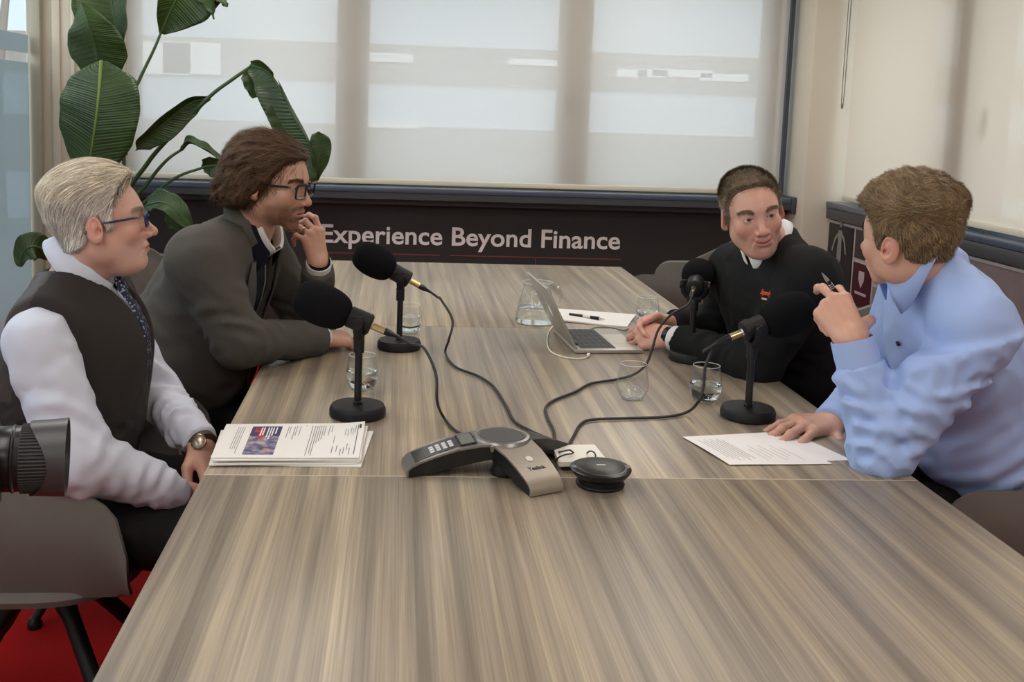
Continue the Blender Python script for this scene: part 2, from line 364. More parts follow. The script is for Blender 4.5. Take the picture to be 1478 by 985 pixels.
for i, v in enumerate(fig.v): fig.v[i] = (X_+(v[0]-X_)*.08, v[1], v[2])
fig.build('printed_figure', mat('pale_grey_print', sRGB(128, 122, 116), .6, noise=.4, nscale=30), pw)
y2 = yb-.03; y3 = yz(1262, 345)[0]
pic(y3, y2, .70, .86, 3); pic(y3, y2, .43, .675, 1, 'maroon_print'); pic(y3, y2, .06, .405, 3)
sh = [(-.028, .04), (.028, .04), (.028, -.005), (.0, -.045), (-.028, -.005)]
cyy, czz = (y2+y3)/2, .59
M_ = Matrix.Translation((-.0195, cyy-5.5, czz)) @ Matrix.Rotation(math.radians(90), 4, 'Y').inverted() @ Matrix.Identity(4)
shm = MB(); shm.add([(-.0195, cyy-5.5+x*1.2, czz+z*1.1) for x, z in sh]+[(-.0175, cyy-5.5+x*1.2, czz+z*1.1) for x, z in sh], [(0, 1, 2, 3, 4), (9, 8, 7, 6, 5)]+[(i, (i+1) % 5, 5+(i+1) % 5, 5+i) for i in range(5)])
shm.box((-.0195, cyy-5.5-.07, czz-.09), (-.0175, cyy-5.5+.07, czz-.075)); shm.build('printed_crest', mat('pale_rose_print', sRGB(186, 168, 170), .6), pw)
y4 = y3-.03; yc = [y4, y4-.42, y4-.9, y4-1.5, y4-2.4, y4-3.4]
for i in range(5):
    a0, a1 = yc[i+1]+.03, yc[i]
    for (z0, z1, mi) in (((.6, .86, [2, 5, 4, 3, 6][i]), (.33, .575, [6, 3, 5, 0, 2][i]), (.06, .305, [3, 0, 6, 4, 5][i])) if i % 2 == 0 else ((.45, .86, [2, 5, 4, 5, 6][i]), (.06, .425, [6, 4, 5, 0, 2][i]))):
        pic(a0, a1, z0, z1, mi)
for k in range(3):
    yy = y4-.07-.11*k; MB().tube([(-.0195, yy-5.5, .62), (-.0195, yy-5.5, .74)], .018, 8).tube([(-.0195, yy-5.5, .73), (-.0195, yy-5.5, .79)], .016, 8).build('printed_figure', mats_p[5], pw)
# left glazed partition
post = sbox('wall_left_post', (XL-.012, 6.25, 0), (-2.085, 6.3, CEIL), mat('sage_frame', sRGB(164, 160, 142), .5), bev=.005)
sbox('wall_left_head', (XL-.05, YF, 2.55), (XL+.02, 6.2, CEIL), MT['cream'])
gl = empty('wall_left_glazing'); gl['kind'] = 'structure'
for a0, a1 in ((4.15, 6.25), (2.1, 4.12), (.05, 2.07), (-2.6, .02)):
    MB().box((XL-.012, a0, .0), (XL, a1, 2.55)).build('pane', MT['pane'], gl)
z1 = aX(20, 47, XL)[2]; z2 = aX(20, 74, XL)[2]; z3 = aX(20, 88, XL)[2]
for za_, zb_ in ((z2, z1), (.0, z3)):
    b = MB(); b.add([(XL+.002, YF, za_), (XL+.002, 6.24, za_), (XL+.002, 6.24, zb_), (XL+.002, YF, zb_)], [(0, 1, 2, 3)]); b.build('film_strip', MT['frost'], gl)
# outside
MB().box((-60, -30, -.6), (60, 60, -.5)).build('ground', mat('outside_paving', sRGB(120, 122, 120), .9, noise=.1, nscale=1), kind='structure')
bd = empty('office_building', (0, 17, -.5), label='pale office block with long window bands seen through the blind', cat='building')
fac = mat('pale_facade', sRGB(206, 218, 228), .7); bandm = mat('grey_window_band', sRGB(140, 134, 126), .4); lit = mat('bright_window', sRGB(250, 250, 246), .5)
zs = [aY(640, y, 17)[2] for y in (5, 67, 122, 184, 262)]
MB().box((-14, .05, 0), (20, 6, 14)).build('wall', fac, bd)
for za_, zb_ in ((zs[0]+.3, zs[0]+2.4), (zs[2], zs[1]), (zs[4], zs[3])):
    MB().box((-14, 0, za_+.5), (20, .06, zb_+.5)).build('window_band', bandm, bd)
for k, (px, py, w_, h_) in enumerate([(238, 84, .8, .5), (277, 84, .9, .5), (555, 83, .9, .14), (770, 90, .8, .1), (912, 106, .5, .12), (942, 106, .5, .12), (985, 106, 1.0, .12), (1045, 112, .8, .12), (560, 180, 1.0, .1)]):
    q = aY(px, py, 16.98); MB().box((q[0]-w_/2, -.03, q[2]+.5-h_/2), (q[0]+w_/2, .02, q[2]+.5+h_/2)).build('window', lit, bd)
tr = MB(); random.seed(3)
def branch(p, d, ln, r, k):
    q = p+d*ln; tr.tube([p, q], [r, r*.7], 5, caps=False)
    if k:
        for _ in range(3): branch(q, nrm(d+np.array([random.uniform(-.7, .7) for _ in range(3)])+V3([0, 0, .15])), ln*.72, r*.62, k-1)
branch(V3([-5.6, 15, -.5]), V3([0, 0, 1.]), 2.0, .12, 4)
tr.build('bare_tree', mat('grey_bark', sRGB(120, 112, 104), .9), label='leafless tree outside beyond the frosted glass partition', cat='tree')
# ------------------------------------------------------------------ table
TXL, TXR = -.363, 1.073; TY = [.553, 1.978, 3.402, 4.852]
tab = empty('meeting_table', ((TXL+TXR)/2, 2.7, 0), label='long grey-brown wood grain meeting table made of joined tops', cat='table')
ox, oy = (TXL+TXR)/2, 2.7
for i in range(3):
    y0, y1 = TY[i]-oy+(.0012 if i else 0), TY[i+1]-oy-.0012
    MB().box((TXL-ox, y0, TZ-.026), (TXR-ox, y1, TZ), bev=.0012).build('tabletop_panel', MT['wood'], tab)
for y in TY[1:3]:
    MB().box((TXL-ox+.001, y-oy-.0012, TZ-.02), (TXR-ox-.001, y-oy+.0012, TZ-.0004 if y > 2.5 else TZ+.0002)).build('seam_strip', MT['seam'] if y < 2.5 else MT['sill'], tab)
for y in (1.0, 1.95, 3.4, 4.4):
    lg = MB().box((-.3, y-oy-.04, .03), (.3, y-oy+.04, TZ-.027)).build('pedestal_leg', MT['sill'], tab)
    MB().box((-.35, y-oy-.06, 0), (.35, y-oy+.06, .03), bev=.005).build('foot', MT['sill'], tab)
MB().box((-.06, .8-oy, TZ-.09), (.06, 4.6-oy, TZ-.0265)).build('under_beam', MT['sill'], tab)

# ------------------------------------------------------------------ tub chairs (front = local +y)
def chair_mesh():
    # U-shaped shell: u runs front-left arm -> back -> front-right arm
    nu, nv = 60, 12
    def plan(u):                       # centre line in plan (unit shell)
        s = (u-.5)*2; a = abs(s)
        th = min(a/.62, 1)*math.pi/2          # quarter turn at the back
        x = .30*math.sin(th)**.82 if th > 0 else 0; y = -.27*math.cos(th)**.82 if th < math.pi/2 else 0
        if a > .62: y = (a-.62)/.38*.25; x = .30-.015*(a-.62)/.38
        return math.copysign(x, s), y
    def top(a):
        t = .675+.185*(1-min(max((a-.25)/.45, 0), 1)**1.3*1.0)
        k = min(max((a-.62)/.38, 0), 1); t = .69-.02*k if a > .70 else max(t, .69-.02*k)
        e = max(0, (a-.86)/.14)
        return t-.13*(1-math.sqrt(max(0, 1-e*e)))
    def outer(v): return .80+.20*math.sin(min(v*1.25, 1)*math.pi/2)
    vs = []; fs = []
    for side, off in ((0, 0), (1, .024)):
        for i in range(nu+1):
            u = i/nu; x, y = plan(u); a = abs(u-.5)*2; tz = top(a)
            r = math.hypot(x, y) or 1
            for j in range(nv+1):
                v = j/nv; s = outer(v); z = .435+(tz-.435)*v
                lean = -.05*max(0, (z-.6)/.26)*max(0, 1-a/.55)
                xx, yy = x*s, y*s if y < 0 else y-(1-s)*.03
                vs.append((xx-x/r*off, yy-(y/r*off if y < 0 else 0)+lean, z-(off*.3 if j == nv else 0)))
    W = nv+1; n1 = (nu+1)*W
    for i in range(nu):
        for j in range(nv):
            a = i*W+j; fs.append((a, a+W, a+W+1, a+1)); fs.append((n1+a, n1+a+1, n1+a+W+1, n1+a+W))
        a = i*W+nv; fs.append((a, a+W, n1+a+W, n1+a)); a = i*W; fs.append((a, n1+a, n1+a+W, a+W))
    for j in range(nv):
        fs.append((j, j+1, n1+j+1, n1+j)); a = nu*W+j; fs.append((a, n1+a, n1+a+1, a+1))
    b = MB(); b.add(vs, fs); return b.mesh('backrest_shell')
def make_chair():
    r = empty('tub_chair')
    o = mobj('backrest_shell', chair_mesh(), MT['chair'], r, sharp=60)
    seat = MB(); prof = []
    n = 40; vs = []; fs = []
    rings = [(.0, .452), (.6, .456), (.9, .455), (.985, .448), (1.0, .436), (.97, .42), (.8, .405), (0, .40)]
    for s, z in rings:
        for k in range(n):
            t = 2*math.pi*k/n; c, q = math.cos(t), math.sin(t)
            vs.append((.262*s*math.copysign(abs(c)**.7, c), -.005+.245*s*math.copysign(abs(q)**.7, q), z))
    for i in range(len(rings)-1):
        for k in range(n): fs.append((i*n+k, i*n+(k+1) % n, (i+1)*n+(k+1) % n, (i+1)*n+k))
    seat.add(vs, fs); seat.build('seat_cushion', MT['chair'], r)
    MB().lathe([(0, .33), (.05, .33), (.06, .36), (.09, .39), (.09, .404), (0, .404)], 24).build('hub', MT['black'], r)
    for k in range(4):
        t = math.pi/4+k*math.pi/2; d = V3([math.cos(t), math.sin(t), 0])
        lg = MB().tube(spline([V3([0, 0, .37]), d*.06+V3([0, 0, .355]), d*.16+V3([0, 0, .25]), d*.345+V3([0, 0, .022])], 6), [.026]*4+[.024]*5+[.019]*6+[.013]*4, 10).build('leg', MT['black'], r)
        MB().lathe([(0, 0), (.02, 0), (.02, .014), (.012, .03), (0, .03)], 14, M=Matrix.Translation(d*.345)).build('glide', MT['black_gloss'], lg)
    return r
chair0 = make_chair(); used = []
def chair(x, y, rz, label):
    o = chair0 if not used else copy_tree(chair0); used.append(1)
    o.location = (x, y, 0); o.rotation_euler = (0, 0, math.radians(rz)); return tag(o, label, 'chair', 'grey tub chairs around the table')
chair(-.775, 2.32, -90, 'grey tub chair under the white-haired man in the waistcoat')
chair(-.735, 3.05, -88, 'grey tub chair under the long-haired man in the grey blazer')
chair(1.40, 3.2, 86, 'grey tub chair under the man in the black sweater')
chair(1.47, 2.36, 84, 'grey tub chair under the man in the light blue shirt')
chair(1.50, 5.22, 62, 'empty grey tub chair beside the far table corner near the black wall')
chair(-1.12, 5.0, -70, 'empty grey tub chair in front of the big leafy plant')
# ------------------------------------------------------------------ microphones on desk stands
def lathe_on(prof, o, d, n=28, mi=0, b=None):
    b = b or MB(); b.lathe(prof, n, mi, frame(o, d)); return b
def microphone(bpx, ppx, d, foam_len, foam_r, label, gap=.012):
    """base pixel on the table, pivot pixel above it, pointing direction d"""
    B = az(*bpx); pv = aY(ppx[0], ppx[1], B[1]); pv[0] = B[0]; d = nrm(d)
    r = empty('desk_microphone', B, label=label, cat='microphone', group='podcast microphones on desk stands')
    h = pv[2]-TZ
    MB().lathe([(0, 0), (.060, 0), (.066, .004), (.066, .018), (.062, .026), (.061, .0272), (0, .0276)], 48).build('base', MT['black'], r)
    p = MB(); p.lathe([(.0105, .0276), (.0105, .034), (.0088, .036), (.0088, h-.055), (0, h-.055)], 20); p.build('pole', MT['black_gloss'], r)
    MB().lathe([(0, h-.075), (.0125, h-.075), (.0125, h-.042), (.009, h-.036), (0, h-.036)], 20).build('collar', MT['black'], r)
    # yoke
    side = nrm(np.cross(d, [0, 0, 1])); up = np.cross(side, d); O = V3([0, 0, h])
    y = MB(); fl = nrm(np.cross(side, [0, 0, 1]))
    for s in (1, -1):
        y.tube([O+side*s*.031+V3([0, 0, .014]), O+side*s*.031+V3([0, 0, -.02]), O+side*s*.018+V3([0, 0, -.036])], [.011, .011, .010], 10, flat=.6)
    y.tube([O+side*.02+V3([0, 0, -.038]), O-side*.02+V3([0, 0, -.038])], .012, 10); y.build('yoke', MT['black'], r)
    for s in (1, -1):
        lathe_on([(0, 0), (.013, 0), (.013, .007), (.004, .0085), (0, .0085)], O+side*s*.037, side*s).build('clamp_knob', MT['black_gloss'], r)
    e = O-d*.03
    bd_ = lathe_on([(0, 0), (.020, 0), (.0255, .004), (.0255, .055), (.022, .058), (0, .058)], e, d, 32).build('mic_body', MT['black'], r)
    lathe_on([(0, -.003), (.0085, -.003), (.010, .0005)], e, d, 20).build('socket_ring', MT['silver'], bd_)
    prof = []; K = 22; f0 = .028+gap
    for k in range(K+1):
        t = k/K; a = math.pi*t
        rr = foam_r*(max(0, math.sin(a)))**.55*(1-.10*math.cos(a)*-1*0+.06*(t-.4)); prof.append((rr if 0 < k < K else 0, f0+foam_len*(1-math.cos(a))/2))
    lathe_on(prof, O-d*.015, d, 40).build('foam_windscreen', MT['black_soft'], r)
    return B, O+B, d, e+B
def cable(name, tail, pts, r, m, label, group=None, plug=None):
    c = MB().tube(spline([V3(p) for p in pts], 10), r, 8)
    o = c.build(name, m, label=label, cat='cable', group=group)
    if plug is not None:
        e, d = plug
        pl = lathe_on([(0, .0), (.0085, .0), (.0085, .030), (0, .030)], e-d*.033, d, 20).build('plug_barrel', MT['brass'], o)
        lathe_on([(0, 0), (.0045, 0), (.0055, .012), (.0085, .022), (.0088, .036), (0, .036)], e-d*.069, d, 18).build('plug_boot', MT['black_gloss'], o)
    return o
T = lambda px, py, z=.745: az(px, py, z)
G_ = 'microphone cables'
# front left
B, O, d, e = microphone((516, 600), (523, 463), (-.93, .08, .36), .135, .049, 'foam-covered microphone on a stand beside the printed paper pile')
x = e-d*.069
cable('microphone_cable', None, [x, x-d*.03+V3([0, 0, -.004]), aY(612, 503, 2.33), aY(629, 540, 2.3), aY(631, 580, 2.28), T(640, 602, .75), T(655, 620), T(672, 630), T(690, 640)], .0034, MT['rubber'], 'black cable running from the microphone by the printed paper pile', G_, (e, d))
# far left
B, O, d, e = microphone((576, 503), (577, 398), (-.86, .05, .45), .13, .049, 'foam-covered microphone on a stand with a water glass behind its pole')
x = e-d*.069
cable('microphone_cable', None, [x, x-d*.03+V3([0, 0, -.004]), aY(636, 432, 3.02), aY(653, 462, 2.98), aY(648, 490, 2.95), T(643, 510, .75), T(658, 530), T(690, 543), T(712, 558), T(730, 585), T(742, 608), T(765, 622), T(790, 634), T(803, 650)], .0036, MT['rubber'], 'black cable running from the microphone in front of the blazer man', G_, (e, d))
# far right, seen from behind
B, O, d, e = microphone((997, 520), (1002, 412), (.34, .86, .22), .11, .049, 'foam-covered microphone seen from behind, before the man in the black sweater')
x = e-d*.069
cable('microphone_cable', None, [x, x-d*.025+V3([-.01, 0, -.012]), aY(968, 455, 2.84), aY(950, 477, 2.82), aY(941, 505, 2.80), aY(932, 527, 2.78), T(914, 541, .75), T(889, 548), T(853, 554), T(830, 566), T(800, 578), T(788, 588), T(790, 603), T(799, 622), T(801, 640), T(806, 652)], .0036, MT['rubber'], 'black cable curling past an empty tumbler from the rear-facing microphone', G_, (e, d))
# front right
B, O, d, e = microphone((1079, 603), (1088, 474), (.90, .12, .34), .135, .051, 'foam-covered microphone on a stand next to the loose printed sheets')
x = e-d*.069
cable('microphone_cable', None, [x, x-d*.025+V3([-.008, 0, -.012]), aY(1027, 505, 2.4), aY(1018, 530, 2.39), aY(1015, 560, 2.38), aY(1008, 580, 2.37), T(992, 595, .75), T(960, 602), T(905, 604), T(855, 606), T(838, 613), T(828, 630), T(818, 648)], .0036, MT['rubber'], 'black cable looping from the microphone by the loose printed sheets', G_, (e, d))

# ------------------------------------------------------------------ tumblers, jug
glass = glass_mat('clear_glass', (.95, .97, .97, 1))
m, nt, b, N, L = new_mat('water'); b.inputs['Transmission Weight'].default_value = 1; b.inputs['IOR'].default_value = 1.33; b.inputs['Roughness'].default_value = 0; b.inputs['Base Color'].default_value = (.97, 1, 1, 1); MT['water'] = m
m, nt, b, N, L = new_mat('thick_glass'); b.inputs['Transmission Weight'].default_value = 1; b.inputs['IOR'].default_value = 1.45; b.inputs['Roughness'].default_value = 0; MT['thick'] = m
rimm = mat('glass_rim', sRGB(226, 228, 226), .15)
def tumbler(px, py, w, h, water, label):
    p = az(px, py); r = empty('water_tumbler', p, label=label, cat='glass', group='stemless water tumblers')
    R = w/2; out = [(.0, .0005), (.58*R, .0), (.66*R, .003), (.9*R, .2*h), (1.0*R, .36*h), (.97*R, .55*h), (.80*R, h)]
    sp = [tuple(q) for q in spline([V3([a, b_, 0])[:2] for a, b_ in out], 5)]
    sp = [(max(q[0], 0), max(q[1], 0)) for q in sp]
    inn = [(max(a-.0014, 0), max(b_, .009)) for a, b_ in sp][::-1]
    gw = MB(); gw.lathe(sp, 36); gw.f = [q for q in gw.f if len(q) == 4]; gw.m = [0]*len(gw.f); gw.build('glass_wall', glass, r)
    MB().tube([(sp[-1][0]*math.cos(t), sp[-1][0]*math.sin(t), h) for t in np.linspace(0, 2*math.pi, 33)], .0007, 6, caps=False).build('rim', rimm, r)
    if water:
        wp = [(0, .0095)]+[(a-.0018, b_) for a, b_ in sp if .0095 < b_ < water*h]
        a_ = wp[-1][0]; wp += [(a_, water*h), (0, water*h)]
        MB().lathe(wp, 36).build('water', MT['water'], r)
    MB().lathe([(0, .0012), (.57*R, .0012), (.66*R, .0045), (.7*R, .0085), (0, .0088)], 36).build('thick_bottom', glass, r)
    return r
tumbler(522, 563, .084, .092, .55, 'tumbler of water just behind the microphone by the paper pile')
tumbler(591, 481, .082, .092, .62, 'tumbler of water behind the far microphone pole of the blazer man')
tumbler(912, 576, .082, .092, 0, 'empty tumbler standing over a microphone cable')
tumbler(1017, 580, .084, .095, .5, 'tumbler of sparkling water beside the microphone of the loose sheets')
tumbler(934, 466, .082, .092, .45, 'tumbler half hidden behind the clasped hands')
p = az(773, 466); jug = empty('water_jug', p, label='conical glass water jug with handle behind the open laptop', cat='jug')
sp = spline([V3([0, .001]), V3([.06, 0]), V3([.071, .008]), V3([.064, .06]), V3([.05, .11]), V3([.047, .128]), V3([.053, .142])], 6)
gw = MB(); gw.lathe([(max(q[0], 0), max(q[1], 0)) for q in sp], 40); gw.f = [q for q in gw.f if len(q) == 4]; gw.m = [0]*len(gw.f); gw.build('glass_wall', glass, jug)
MB().tube([(.053*math.cos(t), .053*math.sin(t), .142) for t in np.linspace(0, 2*math.pi, 33)], .0009, 6, caps=False).build('rim', rimm, jug)
MB().lathe([(0, .004), (.066, .004), (.0685, .012), (.063, .055), (0, .055)], 40).build('water', MT['water'], jug)
MB().tube(spline([V3([.048, -.01, .128]), V3([.078, -.012, .122]), V3([.082, -.012, .085]), V3([.062, -.01, .05])], 8), .005, 8).build('handle', glass, jug)

# ------------------------------------------------------------------ laptop
n0, n1, n2 = az(830, 511), az(928, 511), az(892, 479)
ux = nrm(n1-n0); ux[2] = 0; uy = np.array([-ux[1], ux[0], 0.]); 
org = n0; LM = Matrix(((ux[0], uy[0], 0, 0), (ux[1], uy[1], 0, 0), (0, 0, 1, 0), (0, 0, 0, 1)))
lap = empty('laptop', org, math.atan2(ux[1], ux[0]), label='open silver laptop with dark keys and a white charging cable', cat='laptop')
lw, ld = .304, .213
MB().box((0, 0, .001), (ld, lw, .013), bev=.003).build('keyboard_base', MT['alu'], lap)
k = MB()
for r_ in range(6):
    y = .012; row = 14 if r_ else 14
    for c_ in range(row):
        w_ = (lw-.03)/row
        k.box((.022+r_*.0185, .015+c_*w_+.0012, .0128), (.022+r_*.0185+.0162, .015+(c_+1)*w_-.0012, .0144))
k.build('key_block', MT['key'], lap, kind='stuff')
MB().box((.138, .09, .0128), (.206, .214, .0134)).build('trackpad', mat('trackpad', sRGB(196, 190, 178), .35, .3), lap)
tN = aY(789, 423, org[1]); ang = math.atan2(-(tN[0]-org[0]), tN[2]-TZ-.008)
lid = MB().box((-.0035, .001, .0), (.0035, lw-.001, .213), bev=.002).build('screen_lid', MT['alu'], lap); lid.location = (.005, 0, .012); lid.rotation_euler = (0, -ang, 0)
MB().box((.0036, .006, .01), (.0042, lw-.006, .207)).build('display', mat('dark_display', sRGB(70, 74, 80), .15), lid)
lg = MB(); cy_, cz_ = lw/2, .105
lg.prism([(cy_+.017*math.cos(t)*(1+.12*math.cos(2*t)), cz_+.018*math.sin(t)) for t in np.linspace(0, 2*math.pi, 24, endpoint=False)], .0006, Matrix(((0, 0, -1, -.0036), (1, 0, 0, 0), (0, 1, 0, 0), (0, 0, 0, 1))))
lg.prism([(cy_-.003, cz_+.021), (cy_+.004, cz_+.022), (cy_+.009, cz_+.031), (cy_+.002, cz_+.029)], .0006, Matrix(((0, 0, -1, -.0036), (1, 0, 0, 0), (0, 1, 0, 0), (0, 0, 0, 1))))
lg.build('lid_emblem', mat('bright_emblem', sRGB(240, 240, 236), .2, .3), lid)
MB().tube([(.02, .06, .013), (.02, lw-.06, .013)], .005, 10).build('hinge', MT['key'], lap)
ep = az(849, 512.5, .746)
ch = cable('charging_cable', None, [ep, T(848, 515, .744), T(838, 518, .743), T(815, 516, .743), T(797, 509, .743), T(790, 497, .743), T(792, 480, .743), T(800, 468, .743)], .0022, mat('white_cable', sRGB(225, 220, 208), .5), 'thin white charging cable curving beside the laptop')
MB().box((-.006, -.004, -.003), (.012, .004, .003), M=Matrix.Translation(ep) @ Matrix.Rotation(math.radians(70), 4, 'Z'), bev=.001).build('plug', mat('white_plug', sRGB(232, 228, 218), .4), ch)
cable('thin_cord', None, [T(845, 477, .743), T(865, 472.5, .743), T(885, 474, .743), T(900, 477, .743), T(912, 473, .743)], .0016, MT['rubber'], 'thin dark cord lying between the laptop and the writing pad')

# ------------------------------------------------------------------ sheets of paper
def sheet(c, name, label, group, wave=.002, thick=.0006, n=14, z=TZ, lift=None, cat='paper'):
    """quad corners (near-left, near-right, far-right, far-left) in the table plane"""
    A = [V3(q) for q in c]; o = A[0]; vs = []; fs = []
    for t in (0, 1):
        for i in range(n+1):
            for j in range(n+1):
                u, v = i/n, j/n
                q = A[0]*(1-u)*(1-v)+A[1]*u*(1-v)+A[2]*u*v+A[3]*(1-u)*v
                h = wave*(math.sin(u*5+1)+1)*.5*(1+math.sin(v*4))*.5
                if lift: h += lift(u, v)
                vs.append((q[0]-o[0], q[1]-o[1], h+t*thick))
    W = n+1; K = W*W
    for i in range(n):
        for j in range(n):
            a = i*W+j; fs.append((a, a+1, a+W+1, a+W)); fs.append((K+a, K+a+W, K+a+W+1, K+a+1))
    for i in range(n):
        fs += [(i*W, i*W+W, K+i*W+W, K+i*W), (i*W+n, K+i*W+n, K+i*W+W+n, i*W+W+n), (i, K+i, K+i+1, i+1), (n*W+i, n*W+i+1, K+n*W+i+1, K+n*W+i)]
    b = MB(); b.add(vs, fs); ob = b.build(name, MT['paper'], label=label, cat=cat, group=group); ob.location = (o[0], o[1], z)
    def on(u, v): q = A[0]*(1-u)*(1-v)+A[1]*u*(1-v)+A[2]*u*v+A[3]*(1-u)*v; h = wave*(math.sin(u*5+1)+1)*.5*(1+math.sin(v*4))*.5+(lift(u, v) if lift else 0); return V3([q[0]-o[0], q[1]-o[1], h+thick+.0003])
    return ob, on
def mark(on, u0, v0, u1, v1, mb, n=4):
    """a flat printed patch that follows the sheet"""
    vs = []; fs = []
    for i in range(n+1):
        for j in range(n+1): vs.append(on(u0+(u1-u0)*i/n, v0+(v1-v0)*j/n))
    for i in range(n):
        for j in range(n): a = i*(n+1)+j; fs.append((a, a+n+1, a+n+2, a+1))
    mb.add(vs, fs)
SG = 'printed documents in the pile'
top = [az(304, 661, .757), az(518, 661, .757), az(527, 611, .757), az(327, 612.5, .757)]
cen = sum(top)/4
lab = ['bottom document of the printed paper pile', 'document second from the bottom of the printed pile', 'document third from the bottom of the printed pile', 'document just under the top of the printed pile']
for i, (da, dx, dy) in enumerate([(-3.5, .012, -.004), (2.2, -.006, -.006), (-1.2, .004, .003), (1.4, .002, -.004)]):
    ca, sa = math.cos(math.radians(da)), math.sin(math.radians(da)); cs = []
    for q in top:
        r_ = q-cen; cs.append(V3([cen[0]+r_[0]*ca-r_[1]*sa+dx, cen[1]+r_[0]*sa+r_[1]*ca+dy, TZ]))
    sheet(cs, 'printed_document', lab[i], SG, .0008, .0028, z=TZ+.0005+i*.0037)
ob, on = sheet(top, 'printed_document', 'top printed page with a red and blue picture on the pile', SG, .0012, .0016, z=TZ+.0155, lift=lambda u, v: .004*max(0, u-.85)/.15*max(0, v-.7)/.3)
ik = MB(); ikd = MB(); rs = random.Random(4)
for u in (.10, .115, .13, .145): mark(on, u, .22 if u < .14 else .1, u+.0035, .88, ik)
for u, a, b_ in ((.455, .55, .9), (.47, .68, .9), (.50, .5, .9), (.515, .6, .92), (.54, .62, .92), (.58, .9, .93)): mark(on, u, a, u+.0045, b_, ik)
for u, a in ((.625, .05), (.645, .1), (.66, .05), (.675, .4), (.69, .45), (.705, .5), (.72, .6), (.75, .62), (.77, .72)): mark(on, u, a, u+.0045, .92, ik)
for u, a in ((.80, .4), (.87, .62), (.89, .6), (.91, .65), (.925, .63), (.94, .7)): mark(on, u, a, u+.004, a+.2, ik)
for u, a in ((.80, .12), (.83, .15), (.86, .05), (.88, .1), (.9, .2), (.92, .08)): mark(on, u, a, u+.004, a+.18, ikd)
mark(on, .955, .08, .96, .92, ikd); mark(on, .965, .82, .98, .93, ikd)
ik.build('printed_text', MT['ink'], ob, kind='stuff'); ikd.build('printed_rule', MT['ink_dark'], ob, kind='stuff')
pb_ = MB(); mark(on, .2, .07, .41, .9, pb_, 6)
m, nt, b, N, L = new_mat('printed_picture'); tc = N.new('ShaderNodeTexCoord'); t = N.new('ShaderNodeTexNoise'); t.inputs['Scale'].default_value = 60; t.inputs['Detail'].default_value = 5; L.new(tc.outputs['Object'], t.inputs['Vector'])
cr = N.new('ShaderNodeValToRGB'); e_ = cr.color_ramp.elements; e_[0].position = .3; e_[0].color = sRGB(60, 62, 96); e_[1].position = .7; e_[1].color = sRGB(190, 186, 200); q_ = e_.new(.5); q_.color = sRGB(128, 126, 160); q_ = e_.new(.62); q_.color = sRGB(190, 160, 130)
L.new(t.outputs['Fac'], cr.inputs[0]); L.new(cr.outputs[0], b.inputs['Base Color']); b.inputs['Roughness'].default_value = .5
pic_ = pb_.build('printed_picture', m, ob)
def on2(u, v): return on(u, v)+V3([0, 0, .0003])
q = MB(); mark(on2, .2, .6, .41, .9, q); q.build('printed_band', mat('navy_print', sRGB(62, 62, 96), .6), pic_)
q = MB(); mark(on2, .255, .55, .30, .88, q)
mark(on2, .225, .72, .26, .88, q); q.build('printed_block', mat('red_print', sRGB(206, 52, 40), .6), pic_)
def on3(u, v): return on(u, v)+V3([0, 0, .0006])
q = MB()
for u, a in ((.268, .6), (.285, .62), (.315, .55), (.333, .5), (.35, .6), (.372, .66)): mark(on3, u, a, u+.009, .86, q)
q.build('printed_words', MT['paper'], pic_)
# loose sheets under the hand
P1 = [az(1104.5, 673.5), az(1201, 671.5), az(1090, 625.5)+V3([.06, 0, 0]), az(985, 632)]
ob, on = sheet([az(1128, 668), az(1229, 665), az(1150, 628), az(1062, 629)], 'loose_sheet', 'loose sheet sticking out at the right under the resting hand', 'loose printed sheets', .001, .0004, z=TZ+.0004)
A0 = az(1053, 673.5); A1 = az(1201, 671.5); A3 = az(985, 632.5); A2 = az(1105, 626)
ob, on = sheet([A0, A1, A2, A3], 'loose_sheet', 'loose page of typed lines under the resting hand', 'loose printed sheets', .0022, .0004, z=TZ+.0022)
ik = MB(); ikd = MB()
for k_ in range(8): mark(on, .10+k_*.035, .22-(k_ % 3)*.05, .105+k_*.035, .86-(k_ % 2)*.06, ikd if k_ > 4 else ik)
for k_ in range(7): mark(on, .45+k_*.06, .12+.06*(k_ % 3), .454+k_*.06, .5+.1*(k_ % 2), ik)
ik.build('printed_text', MT['ink'], ob, kind='stuff'); ikd.build('printed_rule', MT['ink_dark'], ob, kind='stuff')
# writing pad with pen
ob, on = sheet([az(809, 465), az(905, 474), az(918, 456), az(803, 447.5)], 'writing_pad', 'white writing pad with a pen on it between laptop and tumbler', None, .006, .005, cat='notepad')
pe = empty('gel_pen', az(822, 454, TZ+.0135), label='clear gel pen with black cap and grip on the writing pad', cat='pen')
a_ = az(822, 454, TZ+.0135); b_ = az(873, 461, TZ+.0125); dd = b_-a_; ln = np.linalg.norm(dd); dd = nrm(dd)
lathe_on([(0, 0), (.0055, 0), (.0058, .05), (.0045, .051), (0, .051)], V3([0, 0, 0]), dd, 14).build('cap_end', MT['black_gloss'], pe)
lathe_on([(0, .03), (.0046, .03), (.0046, ln*.62), (0, ln*.62)], V3([0, 0, 0]), dd, 14).build('barrel', mat('clear_plastic', sRGB(210, 210, 206), .2), pe)
lathe_on([(0, ln*.6), (.0058, ln*.6), (.0058, ln*.84), (0, ln*.84)], V3([0, 0, 0]), dd, 14).build('grip', MT['black'], pe)
lathe_on([(.0045, ln*.84), (.001, ln), (0, ln)], V3([0, 0, 0]), dd, 14).build('tip', MT['silver'], pe)

